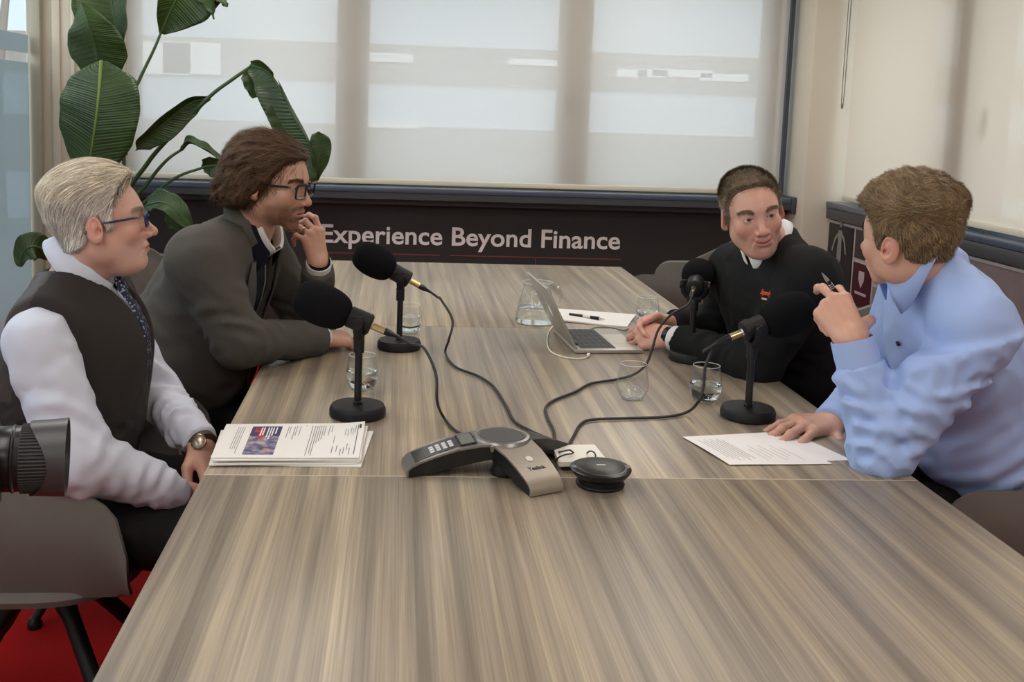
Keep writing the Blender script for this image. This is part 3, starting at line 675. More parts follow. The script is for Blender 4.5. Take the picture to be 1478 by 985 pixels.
# ------------------------------------------------------------------ conference phone (three arms)
ctr = az(724.6, 632, .803); f1 = az(589, 668, .758); f2 = az(786, 699, .758); f3 = az(800, 640, .758)
f1[2] = f2[2] = f3[2] = 0
cph = empty('conference_phone', (ctr[0], ctr[1], TZ), label='three-armed taupe and black conference phone with keypad and round speaker', cat='phone')
taupe = mat('taupe_metal', sRGB(146, 136, 122), .42, .45); grey_m = mat('grey_metal', sRGB(140, 138, 132), .35, .7)
def arm(foot, w0, w1, tail):
    d = V3([foot[0]-ctr[0], foot[1]-ctr[1], 0]); ln = np.linalg.norm(d)+tail; d = nrm(d); s = V3([-d[1], d[0], 0])
    st = [(.0, .062, .040), (.28, .060, .030), (.5, .053, .020), (.72, .040, .010), (.88, .028, .004), (.97, .019, .0005), (1.0, .013, .0005)]
    vs = []; tv = []; fs = []
    for t, zt, zb in st:
        c = d*ln*t; w = w0+(w1-w0)*t
        vs += [c-s*w+V3([0, 0, zb]), c+s*w+V3([0, 0, zb]), c+s*w+V3([0, 0, zt]), c-s*w+V3([0, 0, zt])]
    n = len(st)
    for i in range(n-1):
        a = i*4
        for k in range(4): fs.append((a+k, a+(k+1) % 4, a+4+(k+1) % 4, a+4+k))
    fs += [(0, 1, 2, 3), tuple((n-1)*4+k for k in range(4))]
    body = MB(); body.add(vs, fs); ao = body.build('arm', MT['black_gloss'], cph)
    tv = []; tf = []
    for t, zt, zb in st:
        c = d*ln*t; w = w0+(w1-w0)*t+.0015
        tv += [c-s*w+V3([0, 0, zt]), c+s*w+V3([0, 0, zt]), c+s*w+V3([0, 0, zt+.004]), c-s*w+V3([0, 0, zt+.004])]
    tv += [d*(ln+.003)+s*w*k+V3([0, 0, zz]) for k, zz in ((-1, .002), (1, .002))]
    q = MB(); q.add(tv, fs); q.add([d*ln-s*w+V3([0, 0, .017]), d*ln+s*w+V3([0, 0, .017]), d*(ln+.004)+s*w+V3([0, 0, .012]), d*(ln+.004)+s*w+V3([0, 0, .002]), d*(ln+.004)-s*w+V3([0, 0, .002]), d*(ln+.004)-s*w+V3([0, 0, .012]), d*ln-s*w+V3([0, 0, .001]), d*ln+s*w+V3([0, 0, .001])], [(0, 1, 2, 5), (5, 2, 3, 4), (4, 3, 7, 6), (0, 5, 4, 6), (1, 7, 3, 2)])
    return ao, d, s, ln, q, st
def zat(st, t):
    for (a, za, _), (b, zb, _) in zip(st, st[1:]):
        if a <= t <= b: return za+(zb-za)*(t-a)/(b-a)
    return st[-1][1]
a1, d1, s1, l1, q1, st = arm(f1, .050, .036, .004); q1.build('arm_cover', grey_m, a1)
a2, d2, s2, l2, q2, st = arm(f2, .046, .036, .006); q2.build('arm_cover', taupe, a2)
a3, d3, s3, l3, q3, st = arm(f3, .046, .034, .02)
def patch(d, s, ln, t0, t1, w0, w1, dz=.0046, thick=.0012, n=3):
    b = MB(); vs = []; fs = []
    for i in range(n+1):
        t = t0+(t1-t0)*i/n; z = zat(st, t)+dz
        for w in (w0, w1): vs += [d*ln*t+s*w+V3([0, 0, z]), d*ln*t+s*w+V3([0, 0, z+thick])]
    for i in range(n):
        a = i*4; fs += [(a+1, a+5, a+7, a+3), (a, a+2, a+6, a+4), (a, a+4, a+5, a+1), (a+2, a+3, a+7, a+6)]
    fs += [(0, 1, 3, 2), (n*4, n*4+2, n*4+3, n*4+1)]; b.add(vs, fs); return b
patch(d1, s1, l1, .44, .93, -.031, .031, .004).build('keypad_plate', MT['black_gloss'], a1)
patch(d1, s1, l1, .30, .47, -.033, .033, .0045, .002).build('display_bezel', MT['black_gloss'], a1)
patch(d1, s1, l1, .32, .455, -.028, .028, .0062, .001).build('display', mat('grey_display', sRGB(104, 104, 96), .25), a1)
for r_ in range(4):
    for c_ in range(3):
        patch(d1, s1, l1, .53+r_*.065, .57+r_*.065, -.012+c_*.0125, -.003+c_*.0125, .0054, .0012, 1).build('key', mat('pale_key', sRGB(205, 204, 206), .5) if (r_, c_) == (0, 0) else bpy.data.materials['pale_key'], a1)
rim = MB().lathe([(0, .050), (.058, .050), (.060, .062), (.056, .068), (.050, .0695), (.048, .0675), (0, .0675)], 48).build('speaker_ring', grey_m, cph)
MB().lathe([(0, .0676), (.047, .0676), (.046, .0690), (0, .0694)], 40).build('speaker_grille', mat('dark_grille', sRGB(72, 71, 70), .6, noise=.25, nscale=700), rim)
mu = d2*l2*.62+V3([0, 0, zat(st, .62)+.0042]); nn = nrm(np.cross(d2*l2*.1+V3([0, 0, zat(st, .72)-zat(st, .62)]), s2)); nn = nn if nn[2] > 0 else -nn
lathe_on([(0, 0), (.0075, 0), (.0075, .0008), (0, .001)], mu, nn, 20).build('mute_button', mat('pale_button', sRGB(214, 208, 200), .5), a2)
me = text_mesh('Yealink', .013, .0002); tx = mobj('brand_print', me, MT['ink_dark'], a2, smooth=False)
yd = nrm(np.cross(nn, -s2 if s2[0] < 0 else s2)); xx = -s2 if s2[0] < 0 else s2
mu2 = d2*l2*.80+V3([0, 0, zat(st, .80)+.0048])-xx*.018
tx.matrix_local = Matrix(((xx[0], yd[0], nn[0], mu2[0]), (xx[1], yd[1], nn[1], mu2[1]), (xx[2], yd[2], nn[2], mu2[2]), (0, 0, 0, 1)))
MB().lathe([(0, 0), (.03, 0), (.032, .01), (.02, .04), (0, .045)], 24, M=Matrix.Translation(d2*.035+d1*.01)).build('underside_foot', MT['black_gloss'], cph)

# ------------------------------------------------------------------ round speaker puck, cover plate, short leads
p = az(866, 700); pk = empty('speakerphone_puck', p, label='round black speakerphone puck with mesh top beside the white cover plate', cat='speaker')
MB().lathe([(0, 0), (.046, 0), (.048, .004), (.047, .007), (.043, .009), (.044, .016), (0, .016)], 48).build('foot_ring', MT['black'], pk)
MB().lathe([(0, .0161), (.044, .0161), (.052, .021), (.059, .030), (.060, .034), (.057, .0365), (.048, .0375), (0, .0375)], 48).build('housing', MT['black_gloss'], pk)
MB().lathe([(0, .0376), (.0475, .0376), (.046, .0388), (.02, .0398), (0, .040)], 48).build('mesh_top', mat('perforated_mesh', sRGB(66, 64, 60), .38, .6, noise=.35, nscale=900), pk)
MB().box((-.009, -.0015, .0399), (.009, .0015, .0404)).build('brand_print', MT['letter'], pk)
for s in (-1, 1): MB().box((s*.0535-.005, -.008, .0366), (s*.0535+.005, .008, .0374), bev=.0005).build('touch_pad', mat('grey_touch', sRGB(98, 100, 106), .4) if s < 0 else bpy.data.materials['grey_touch'], pk)
cc_ = [az(807, 667.5, .762), az(876, 664, .762), az(858, 641.7, .762), az(797, 643, .762)]; mid = sum(cc_)/4
cp = empty('cable_port_cover', (mid[0], mid[1], TZ), label='white square cable port cover tilted up behind the puck', cat='cover')
def rquad(cs, r=.008, n=4):
    out = []
    for i in range(4):
        p0, p1, p2 = cs[i-1], cs[i], cs[(i+1) % 4]; a = p1+nrm(p0-p1)*r; b = p1+nrm(p2-p1)*r
        for k in range(n+1):
            t = k/n; out.append(a*(1-t)**2+2*p1*t*(1-t)+b*t*t)
    return out
po = [(q[0]-mid[0], q[1]-mid[1]) for q in rquad([V3(q) for q in cc_])]
MB().prism(po, .010, Matrix.Translation((0, 0, .012))).build('cover_plate', mat('white_plastic', sRGB(234, 230, 216), .4), cp)
MB().prism([(x*.8, y*.8) for x, y in po], .0115, Matrix.Translation((0, 0, .0003))).build('port_frame', mat('brown_port', sRGB(58, 44, 38), .6), cp)
mv = lambda px, py, z=.764: az(px, py, z)
cable('short_lead', None, [T(797, 655), mv(812, 652, .77), mv(822, 650, .772), mv(828, 654, .765)], .0017, MT['rubber'], 'short black lead arching into the left of the white cover', 'short leads at the cable port')
cable('short_lead', None, [T(801, 667), mv(806, 661, .768), mv(815, 657, .774), mv(826, 655, .766)], .0017, MT['rubber'], 'short black lead bending up over the near edge of the white cover', 'short leads at the cable port')
cable('short_lead', None, [mv(847, 654.5, .764), mv(852, 651.5, .772), mv(858, 654, .776), mv(860, 662, .770), az(860, 672, .765)], .0017, MT['rubber'], 'short black lead from the white cover to the round puck', 'short leads at the cable port')
# loose adapter behind the phone
q = T(795, 646, .75); MB().box((-.03, -.014, -.008), (.022, .014, .012), bev=.004, M=Matrix.Translation(q) @ Matrix.Rotation(-.5, 4, 'Z')).build('cable_adapter', MT['black_gloss'], label='small black adapter lying between phone and white cover', cat='adapter')
# ------------------------------------------------------------------ big-leaved plant by the window
PY = 5.65
def leaf_mat():
    m, nt, b, N, L = new_mat('dark_green_leaf')
    uv = N.new('ShaderNodeUVMap'); sx = N.new('ShaderNodeSeparateXYZ'); L.new(uv.outputs[0], sx.inputs[0])
    # fine cross veins
    ab = N.new('ShaderNodeMath'); ab.operation = 'ABSOLUTE'; L.new(sx.outputs[0], ab.inputs[0])
    ad = N.new('ShaderNodeMath'); ad.operation = 'MULTIPLY_ADD'; ad.inputs[1].default_value = .10; L.new(ab.outputs[0], ad.inputs[0]); L.new(sx.outputs[1], ad.inputs[2])
    w = N.new('ShaderNodeMath'); w.operation = 'MULTIPLY'; w.inputs[1].default_value = 260; L.new(ad.outputs[0], w.inputs[0])
    sn = N.new('ShaderNodeMath'); sn.operation = 'SINE'; L.new(w.outputs[0], sn.inputs[0])
    w2 = N.new('ShaderNodeMath'); w2.operation = 'MULTIPLY'; w2.inputs[1].default_value = 97; L.new(ad.outputs[0], w2.inputs[0])
    s2 = N.new('ShaderNodeMath'); s2.operation = 'SINE'; L.new(w2.outputs[0], s2.inputs[0])
    sm = N.new('ShaderNodeMath'); sm.operation = 'ADD'; L.new(sn.outputs[0], sm.inputs[0]); L.new(s2.outputs[0], sm.inputs[1])
    tc = N.new('ShaderNodeTexCoord'); t = N.new('ShaderNodeTexNoise'); t.inputs['Scale'].default_value = 5; L.new(tc.outputs['Object'], t.inputs['Vector'])
    mr = N.new('ShaderNodeMapRange'); mr.inputs[1].default_value = -2; mr.inputs[2].default_value = 2; L.new(sm.outputs[0], mr.inputs[0]); mr.inputs[3].default_value = .32; mr.inputs[4].default_value = .68
    mx0 = N.new('ShaderNodeMath'); mx0.operation = 'ADD'; L.new(mr.outputs[0], mx0.inputs[0]); L.new(t.outputs['Fac'], mx0.inputs[1])
    cr = N.new('ShaderNodeValToRGB'); e = cr.color_ramp.elements; e[0].position = .3; e[0].color = sRGB(32, 52, 20); e[1].position = .8; e[1].color = sRGB(70, 98, 40)
    hf = N.new('ShaderNodeMath'); hf.operation = 'MULTIPLY'; hf.inputs[1].default_value = .5; L.new(mx0.outputs[0], hf.inputs[0]); L.new(hf.outputs[0], cr.inputs[0])
    L.new(cr.outputs[0], b.inputs['Base Color']); b.inputs['Roughness'].default_value = .38
    tl = N.new('ShaderNodeBsdfTranslucent'); tl.inputs[0].default_value = sRGB(92, 140, 44)
    mx = N.new('ShaderNodeMixShader'); mx.inputs[0].default_value = .12; L.new(b.outputs[0], mx.inputs[1]); L.new(tl.outputs[0], mx.inputs[2])
    bp = N.new('ShaderNodeBump'); bp.inputs['Strength'].default_value = .3; bp.inputs['Distance'].default_value = .003; L.new(sm.outputs[0], bp.inputs['Height']); L.new(bp.outputs[0], b.inputs['Normal'])
    L.new(mx.outputs[0], N['Material Output'].inputs[0]); return m
LEAF = leaf_mat(); STEM = mat('green_stalk', sRGB(60, 84, 44), .45); RIB = mat('pale_midrib', sRGB(112, 136, 62), .45)
ST0 = V3([-1.48, 5.75, .38])
plant = empty('potted_plant', (ST0[0], ST0[1], 0), label='tall potted plant with huge dark green paddle leaves before the window', cat='plant')
def L_(q): return V3(q)-V3([ST0[0], ST0[1], 0])
def leaf(pts, widths, roll=0, fold=12, wl=1.0, wr=1.0, wavy=.006, rib=True, tear=()):
    """pts: (px, py, Y) along the midrib; widths: half width in metres along it"""
    C_ = spline([L_(aY(*p)) for p in pts], 8); n = len(C_); ws = np.interp(np.linspace(0, 1, n), np.linspace(0, 1, len(widths)), widths)
    K = 7; vs = []; uvs = []; fs = []; ra = roll if hasattr(roll, '__len__') else [roll, roll]; fa = fold if hasattr(fold, '__len__') else [fold, fold]
    for i in range(n):
        t = nrm(C_[min(i+1, n-1)]-C_[max(i-1, 0)]); u = i/(n-1)
        nn = V3([0, -1., .15]); nn = nrm(nn-t*(nn@t)); sd = np.cross(t, nn)
        a = math.radians(np.interp(u, np.linspace(0, 1, len(ra)), ra)); n2 = nn*math.cos(a)+sd*math.sin(a); s2 = np.cross(t, n2)
        f = math.radians(np.interp(u, np.linspace(0, 1, len(fa)), fa))
        for k in range(-K, K+1):
            x = k/K; w = ws[i]*abs(x)*(wl if x < 0 else wr); ff = f*(.5+.5*abs(x))
            off = s2*math.copysign(w*math.cos(ff), x)+n2*(w*math.sin(ff)+wavy*math.sin(u*21+x*2+len(pts))*x*x)
            vs.append(C_[i]+off); uvs.append((x, u))
    W = 2*K+1
    for i in range(n-1):
        for k in range(W-1):
            if any(abs(i/(n-1)-tt) < .5/(n-1) and ((k < K) == (sd_ < 0)) for tt, sd_ in tear): continue
            a = i*W+k; fs.append((a, a+1, a+W+1, a+W))
    me = bpy.data.meshes.new('leaf'); me.from_pydata([tuple(v) for v in vs], [], fs)
    ul = me.uv_layers.new(name='UVMap')
    for l in me.loops: ul.data[l.index].uv = uvs[l.vertex_index]
    o = mobj('leaf', me, LEAF, plant, sharp=0); md = o.modifiers.new('t', 'SOLIDIFY'); md.thickness = .0012; md.offset = 0
    if rib: MB().tube([c+V3([0, -.001, 0]) for c in C_], list(np.linspace(.009, .003, n)), 6).build('midrib', RIB if rib == 2 else STEM, o)
    return o
def stalk(pts, r0=.014, r1=.008):
    P = spline([L_(q) if len(q) == 3 and q[0] < 50 else L_(aY(*q)) for q in pts], 8); MB().tube(P, list(np.linspace(r0, r1, len(P))), 8).build('stalk', STEM, plant)
# leaf by leaf (each at its own depth)
leaf([(146, 88, 5.35), (142, 140, 5.3), (136, 190, 5.3), (124, 262, 5.35)], [.03, .17, .2, .205, .205, .19, .14, .02], roll=6, fold=-8, rib=2, wavy=.008)
stalk([ST0, (150, 300, 5.6), (162, 180, 5.62), (158, 105, 5.5), (146, 88, 5.35)])
leaf([(146, 108, 5.6), (138, 72, 5.55), (127, 35, 5.5), (117, 3, 5.5)], [.10, .15, .155, .12, .065, .0], roll=-8, fold=-10, rib=1)
leaf([(158, -50, 5.7), (161, 0, 5.66), (168, 40, 5.62), (176, 68, 5.6)], [.10, .15, .16, .15, .11, .02], roll=[8, 18], fold=28, wl=.75, wr=1.25, rib=1)
stalk([ST0, (165, 260, 5.7), (168, 120, 5.7), (167, 50, 5.7), (160, -40, 5.72)], .013, .007)
leaf([(232, 48, 5.75), (248, 12, 5.72), (275, -40, 5.7), (300, -90, 5.7)], [.015, .09, .15, .17, .15, .05], roll=28, fold=22, wr=1.25, wl=.7, rib=1)
leaf([(282, -40, 5.72), (300, -10, 5.7), (306, 12, 5.68), (309, 28, 5.68)], [.08, .09, .05, .02, .0], roll=30, fold=20, rib=0)
leaf([(296, -30, 5.7), (316, -6, 5.7), (328, 10, 5.7)], [.06, .05, .03, .005], roll=-30, fold=10, rib=0, wavy=.012)
stalk([ST0, (180, 170, 5.72), (200, 118, 5.74), (222, 72, 5.75), (232, 48, 5.75)], .012, .007)
leaf([(303, 140, 5.5), (270, 152, 5.45), (235, 180, 5.42), (206, 203, 5.42), (196, 218, 5.42)], [.015, .06, .085, .08, .055, .0], roll=[-40, -52], fold=35, rib=1)
leaf([(362, 94, 5.3), (390, 108, 5.25), (424, 163, 5.18), (449, 213, 5.15), (456, 262, 5.15)], [.03, .085, .10, .12, .10, .08, .02], roll=[25, 45, 60, 40], fold=[30, 42, 30], wl=.85, wr=1.15, rib=1, tear=((.28, -1), (.30, -1)))
leaf([(358, 98, 5.32), (364, 118, 5.3), (372, 140, 5.3)], [.01, .05, .045, .03], roll=-25, fold=-6, rib=0)
leaf([(392, 150, 5.22), (405, 178, 5.2), (424, 212, 5.18)], [.03, .05, .05, .03], roll=-20, fold=-5, rib=0)
leaf([(455, 192, 5.15), (463, 216, 5.14), (457, 260, 5.14)], [.02, .06, .05, .01], roll=10, fold=8, rib=0)
stalk([ST0, (178, 300, 5.65), (212, 237, 5.55), (250, 193, 5.5), (302, 140, 5.42), (335, 115, 5.36), (362, 96, 5.3)], .014, .008)
leaf([(262, 216, 5.5), (275, 206, 5.45), (300, 218, 5.42), (328, 238, 5.4)], [.012, .04, .035, .03, .0], roll=[-50, -60], fold=32, rib=1)
stalk([ST0, (185, 310, 5.6), (215, 262, 5.55), (240, 232, 5.5), (262, 216, 5.5)], .012, .007)
leaf([(293, 242, 5.45), (303, 240, 5.42), (316, 240, 5.4), (328, 250, 5.4)], [.01, .05, .06, .04, .01], roll=20, fold=25, rib=1)
stalk([ST0, (190, 320, 5.6), (217, 285, 5.55), (255, 256, 5.5), (293, 242, 5.45)], .012, .007)
leaf([(212, 296, 5.3), (232, 292, 5.25), (250, 300, 5.2), (275, 330, 5.2)], [.04, .07, .06, .06, .02], roll=[-35, -25], fold=20, rib=1)
leaf([(240, 296, 5.3), (248, 318, 5.28), (256, 335, 5.28)], [.02, .04, .02], roll=30, fold=10, rib=0)
stalk([ST0, (188, 360, 5.5), (200, 315, 5.4), (212, 296, 5.3)], .011, .007)
leaf([(72, 372, 4.7), (60, 360, 4.65), (45, 356, 4.6), (33, 366, 4.6), (28, 385, 4.6)], [.02, .05, .065, .065, .045, .01], roll=15, fold=10, rib=1)
stalk([ST0, (110, 420, 5.3), (85, 385, 4.9), (72, 372, 4.7)], .011, .007)
leaf([(176, 226, 5.55), (172, 214, 5.55), (166, 204, 5.55)], [.03, .04, .01], roll=10, fold=5, rib=0)
pot = MB().lathe([(0, 0), (.15, 0), (.165, .01), (.19, .36), (.185, .37), (.175, .37), (.172, .33), (0, .33)], 36).build('pot', mat('charcoal_pot', sRGB(60, 60, 62), .6), plant)
MB().lathe([(0, .331), (.17, .331), (.1, .345), (0, .35)], 24).build('soil', mat('dark_soil', sRGB(48, 38, 30), 1, noise=.4, nscale=60), plant)
MB().tube([(0, 0, .34), (0, 0, .45)], [.05, .035], 10).build('stem_base', STEM, plant)

# ------------------------------------------------------------------ photo camera on its tripod at the left
CY = 1.12
c0 = aY(62, 661, CY); rr = np.linalg.norm(aY(80, 608, CY)-aY(80, 716, CY))/2
cm = empty('photo_camera', (c0[0], c0[1], c0[2]), label='black photo camera with a petal lens hood on a tripod', cat='camera')
dr = nrm(V3([.97, .22, -.03])); LMx = frame((0, 0, 0), dr)
px_m = rr/54     # metres per pixel there
def lz(prof, name, m, n=40, parent=cm): return MB().lathe([(r*px_m, z*px_m) for r, z in prof], n, M=LMx).build(name, m, parent)
lz([(0, -62), (42, -62), (45, -58), (45, -40), (47, -38), (47, -36), (45, -34), (45, -28), (0, -28)], 'lens_barrel', MT['black_gloss'])
zr_ = mat('ribbed_rubber', sRGB(44, 44, 46), .6)
rb = MB()
for k in range(60):
    t = 2*math.pi*k/60; rb.tube([LMx @ Vector((46.5*px_m*math.cos(t), 46.5*px_m*math.sin(t), -27*px_m)), LMx @ Vector((46.5*px_m*math.cos(t), 46.5*px_m*math.sin(t), 20*px_m))], 1.6*px_m, 5)
rb.lathe([(46*px_m, -28*px_m), (46*px_m, 24*px_m)], 40, M=LMx); rb.build('zoom_ring', zr_, cm)
# hood with petals
hb = MB(); nh = 64; vs = []; fs = []
for side, off in ((0, 0), (1, -2.5)):
    for k in range(nh):
        t = 2*math.pi*k/nh; pet = 26-13*math.cos(2*t)
        for z, r_ in ((-22, 50.5), (8, 53), (pet, 55)):
            pass
        for z, r_ in ((pet-30, 51.5), (pet*.3+8, 53), (32, 54.5)):
            vs.append(LMx @ Vector(((r_+off)*px_m*math.cos(t), (r_+off)*px_m*math.sin(t), z*px_m)))
for k in range(nh):
    k2 = (k+1) % nh
    for s in range(2):
        o_ = s*nh*3
        for j in range(2): fs.append((o_+k*3+j, o_+k2*3+j, o_+k2*3+j+1, o_+k*3+j+1))
    fs.append((k*3+2, k2*3+2, nh*3+k2*3+2, nh*3+k*3+2)); fs.append((k*3, nh*3+k*3, nh*3+k2*3, k2*3))
hb.add(vs, fs); hb.build('lens_hood', mat('dark_grey_hood', sRGB(58, 58, 60), .38), cm)
lz([(0, 18), (44, 18), (44, 22), (0, 25)], 'front_element', mat('lens_glass', sRGB(20, 22, 30), .05))
bx_ = MB(); bx_.box((-.062, -.06, -.15), (.045, .075, -.047), bev=.012, M=frame((0, 0, -.012), dr, (0, 0, 1)))
bx_.build('camera_body', MT['black'], cm)
MB().box((.040, -.03, -.14), (.078, .03, -.07), bev=.012, M=frame((0, 0, -.012), dr, (0, 0, 1))).build('viewfinder_hump', MT['black'], cm)
bp0 = c0-dr*.075
tp = empty('camera_tripod', (bp0[0]-.03, bp0[1], 0), label='black tripod with ribbed collar and knobs under the photo camera', cat='tripod')
zt = c0[2]-.068
MB().box((-.04, -.03, zt-.016), (.05, .03, zt), bev=.003).build('quick_release_plate', MT['black'], tp)
MB().lathe([(0, zt-.11), (.028, zt-.11), (.032, zt-.09), (.032, zt-.04), (.024, zt-.017), (0, zt-.017)], 24).build('ball_head', MT['black_gloss'], tp)
cz2 = aY(10, 945, CY)[2]
ck = MB(); ck.lathe([(0, cz2-.06), (.03, cz2-.06), (.03, zt-.11), (0, zt-.11)], 24)
ck.build('centre_post', MT['black'], tp)
col_ = MB(); 
for k in range(28):
    t = 2*math.pi*k/28; col_.tube([(.037*math.cos(t), .037*math.sin(t), cz2-.05), (.037*math.cos(t), .037*math.sin(t), cz2+.045)], .0032, 5)
col_.lathe([(.03, cz2-.05), (.0365, cz2-.05), (.0365, cz2+.045), (.03, cz2+.045)], 28); col_.build('ribbed_collar', zr_, tp)
for k, (zz, an) in enumerate(((cz2+.022, -.5), (cz2+.002, -.35))):
    d_ = V3([math.cos(an), math.sin(an), 0]); lathe_on([(0, 0), (.007, 0), (.007, .012), (.011, .014), (.011, .024), (0, .025)], d_*.036+V3([0, 0, zz]), d_, 14).build('knob', MT['black_gloss'], tp)
MB().lathe([(0, cz2-.075), (.036, cz2-.075), (.036, cz2-.052), (0, cz2-.052)], 24).build('silver_ring', MT['silver'], tp)
for k in range(3):
    t = .9+k*2*math.pi/3; d_ = V3([math.cos(t), math.sin(t), 0])
    lg_ = MB().tube([d_*.03+V3([0, 0, cz2-.06]), d_*.20+V3([0, 0, .4]), d_*.33+V3([0, 0, .012])], [.016, .014, .011], 12).build('leg', MT['black'], tp)
    MB().lathe([(0, 0), (.015, 0), (.014, .02), (0, .022)], 12, M=Matrix.Translation(d_*.332)).build('rubber_foot', MT['rubber'], lg_)
# ------------------------------------------------------------------ solid modelling by distance fields -> quad meshes
f32 = np.float32
def smin(a, b, k): h = np.clip(.5+.5*(b-a)/k, 0, 1); return b+(a-b)*h-k*h*(1-h)
def smax(a, b, k): return -smin(-a, -b, k)
def ell(P, c, r, R=None):
    q = P-np.asarray(c, f32)
    if R is not None: q = q@np.asarray(R, f32)
    r = np.asarray(r, f32); a = q/r; k0 = np.sqrt((a*a).sum(1)); b = a/r; k1 = np.sqrt((b*b).sum(1))+1e-6
    return k0*(k0-1)/k1
def cone(P, a, b, ra, rb):
    a = np.asarray(a, f32); b = np.asarray(b, f32); ba = b-a; q = P-a
    t = np.clip((q@ba)/float(ba@ba), 0, 1); w = q-t[:, None]*ba
    return np.sqrt((w*w).sum(1))-(ra+(rb-ra)*t)
def surf(fn, lo, hi, h):
    lo = np.asarray(lo, f32); hi = np.asarray(hi, f32); n = np.ceil((hi-lo)/h).astype(int)+1
    ax = [lo[i]+h*np.arange(n[i], dtype=f32) for i in range(3)]
    vol = np.empty(n, f32); st = max(1, int(400000/(n[1]*n[2])))
    Y, Z = np.meshgrid(ax[1], ax[2], indexing='ij')
    for i in range(0, n[0], st):
        xs = ax[0][i:i+st]; k = len(xs)
        P = np.empty((k, n[1], n[2], 3), f32); P[..., 0] = xs[:, None, None]; P[..., 1] = Y; P[..., 2] = Z
        vol[i:i+st] = fn(P.reshape(-1, 3)).reshape(k, n[1], n[2])
    s = vol < 0
    c = np.zeros(n-1, np.int8)
    for a in (0, 1):
        for b in (0, 1):
            for d in (0, 1): c += s[a:n[0]-1+a, b:n[1]-1+b, d:n[2]-1+d]
    act = (c > 0) & (c < 8); idx = np.argwhere(act); M = len(idx)
    ID = np.full(n-1, -1, np.int64); ID[act] = np.arange(M)
    cor = np.array([(a, b, d) for a in (0, 1) for b in (0, 1) for d in (0, 1)])
    val = np.stack([vol[idx[:, 0]+o[0], idx[:, 1]+o[1], idx[:, 2]+o[2]] for o in cor], 1)
    acc = np.zeros((M, 3)); cnt = np.zeros(M)
    for i in range(8):
        for j in range(i+1, 8):
            if np.abs(cor[i]-cor[j]).sum() != 1: continue
            a, b = val[:, i], val[:, j]; m = (a < 0) != (b < 0); t = np.where(m, a/(a-b+1e-12), 0)
            acc += np.where(m[:, None], cor[i]+(cor[j]-cor[i])*t[:, None], 0); cnt += m
    V = lo+h*(idx+acc/np.maximum(cnt, 1)[:, None])
    F = []
    for d in range(3):
        u, v = (d+1) % 3, (d+2) % 3
        sl0 = [slice(1, n[k]-1) for k in range(3)]; sl1 = list(sl0); sl0[d] = slice(0, n[d]-1); sl1[d] = slice(1, n[d])
        s0, s1 = s[tuple(sl0)], s[tuple(sl1)]; e = np.argwhere(s0 != s1); 
        off = np.ones(3, int); off[d] = 0; e2 = e+off; fl = s0[tuple(e.T)]
        def cid(du, dv):
            q = e2.copy(); q[:, u] -= du; q[:, v] -= dv; return ID[q[:, 0], q[:, 1], q[:, 2]]
        q = np.stack([cid(1, 1), cid(0, 1), cid(0, 0), cid(1, 0)], 1)
        q[~fl] = q[~fl][:, ::-1]; F.append(q)
    return V, np.vstack(F)
def vnormals(V, F):
    N = np.zeros_like(V); fn = np.cross(V[F[:, 2]]-V[F[:, 0]], V[F[:, 3]]-V[F[:, 1]])
    for k in range(4): np.add.at(N, F[:, k], fn)
    return N/np.maximum(np.linalg.norm(N, axis=1, keepdims=True), 1e-12)
def relax(V, F, it=1, lam=.5):
    for _ in range(it):
        A = np.zeros_like(V); n = np.zeros(len(V))
        for k in range(4):
            np.add.at(A, F[:, k], V[F[:, (k+1) % 4]]); np.add.at(n, F[:, k], 1)
            np.add.at(A, F[:, k], V[F[:, (k+3) % 4]]); np.add.at(n, F[:, k], 1)
        V = V+lam*(A/np.maximum(n, 1)[:, None]-V)
    return V
def sdf_obj(name, parts, m, parent=None, **k):
    """parts: list of (V, F, colours or None) joined into ONE mesh"""
    Vs, Fs, Cs, o = [], [], [], 0
    for V, F, c in parts:
        Vs.append(V); Fs.append(F+o); o += len(V); Cs.append(np.ones((len(V), 3))*.5 if c is None else np.broadcast_to(c, (len(V), 3)))
    V, F, Cc = np.vstack(Vs), np.vstack(Fs), np.vstack(Cs)
    me = bpy.data.meshes.new(name); me.vertices.add(len(V)); me.vertices.foreach_set('co', V.astype(f32).ravel())
    me.loops.add(F.size); me.loops.foreach_set('vertex_index', F.astype(np.int32).ravel())
    me.polygons.add(len(F)); me.polygons.foreach_set('loop_start', np.arange(0, F.size, 4, dtype=np.int32)); 
    me.update(calc_edges=True); me.validate()
    ca = me.color_attributes.new('Col', 'FLOAT_COLOR', 'POINT')
    if len(ca.data) == len(Cc): ca.data.foreach_set('color', np.hstack([Cc, np.ones((len(Cc), 1))]).astype(f32).ravel())
    return mobj(name, me, m, parent, sharp=0, **k)
def lin(r, g, b): return np.array(sRGB(r, g, b)[:3])
def sstep(a, b, x): t = np.clip((x-a)/(b-a), 0, 1); return t*t*(3-2*t)
def wrinkle(P, seed, lam, n=5):
    """soft irregular creases"""
    g = np.random.default_rng(seed); s = 0
    for i in range(n):
        d = nrm(g.normal(size=3)).astype(f32); l = lam*(.7+.9*g.random()); w = nrm(g.normal(size=3)).astype(f32)
        s = s+np.sin((P@d)*(2*math.pi/l)+1.6*np.sin((P@w)*(2*math.pi/(l*2.3))+g.random()*6)+g.random()*6)
    s = s/n*1.6; return 1-np.abs(s)*2
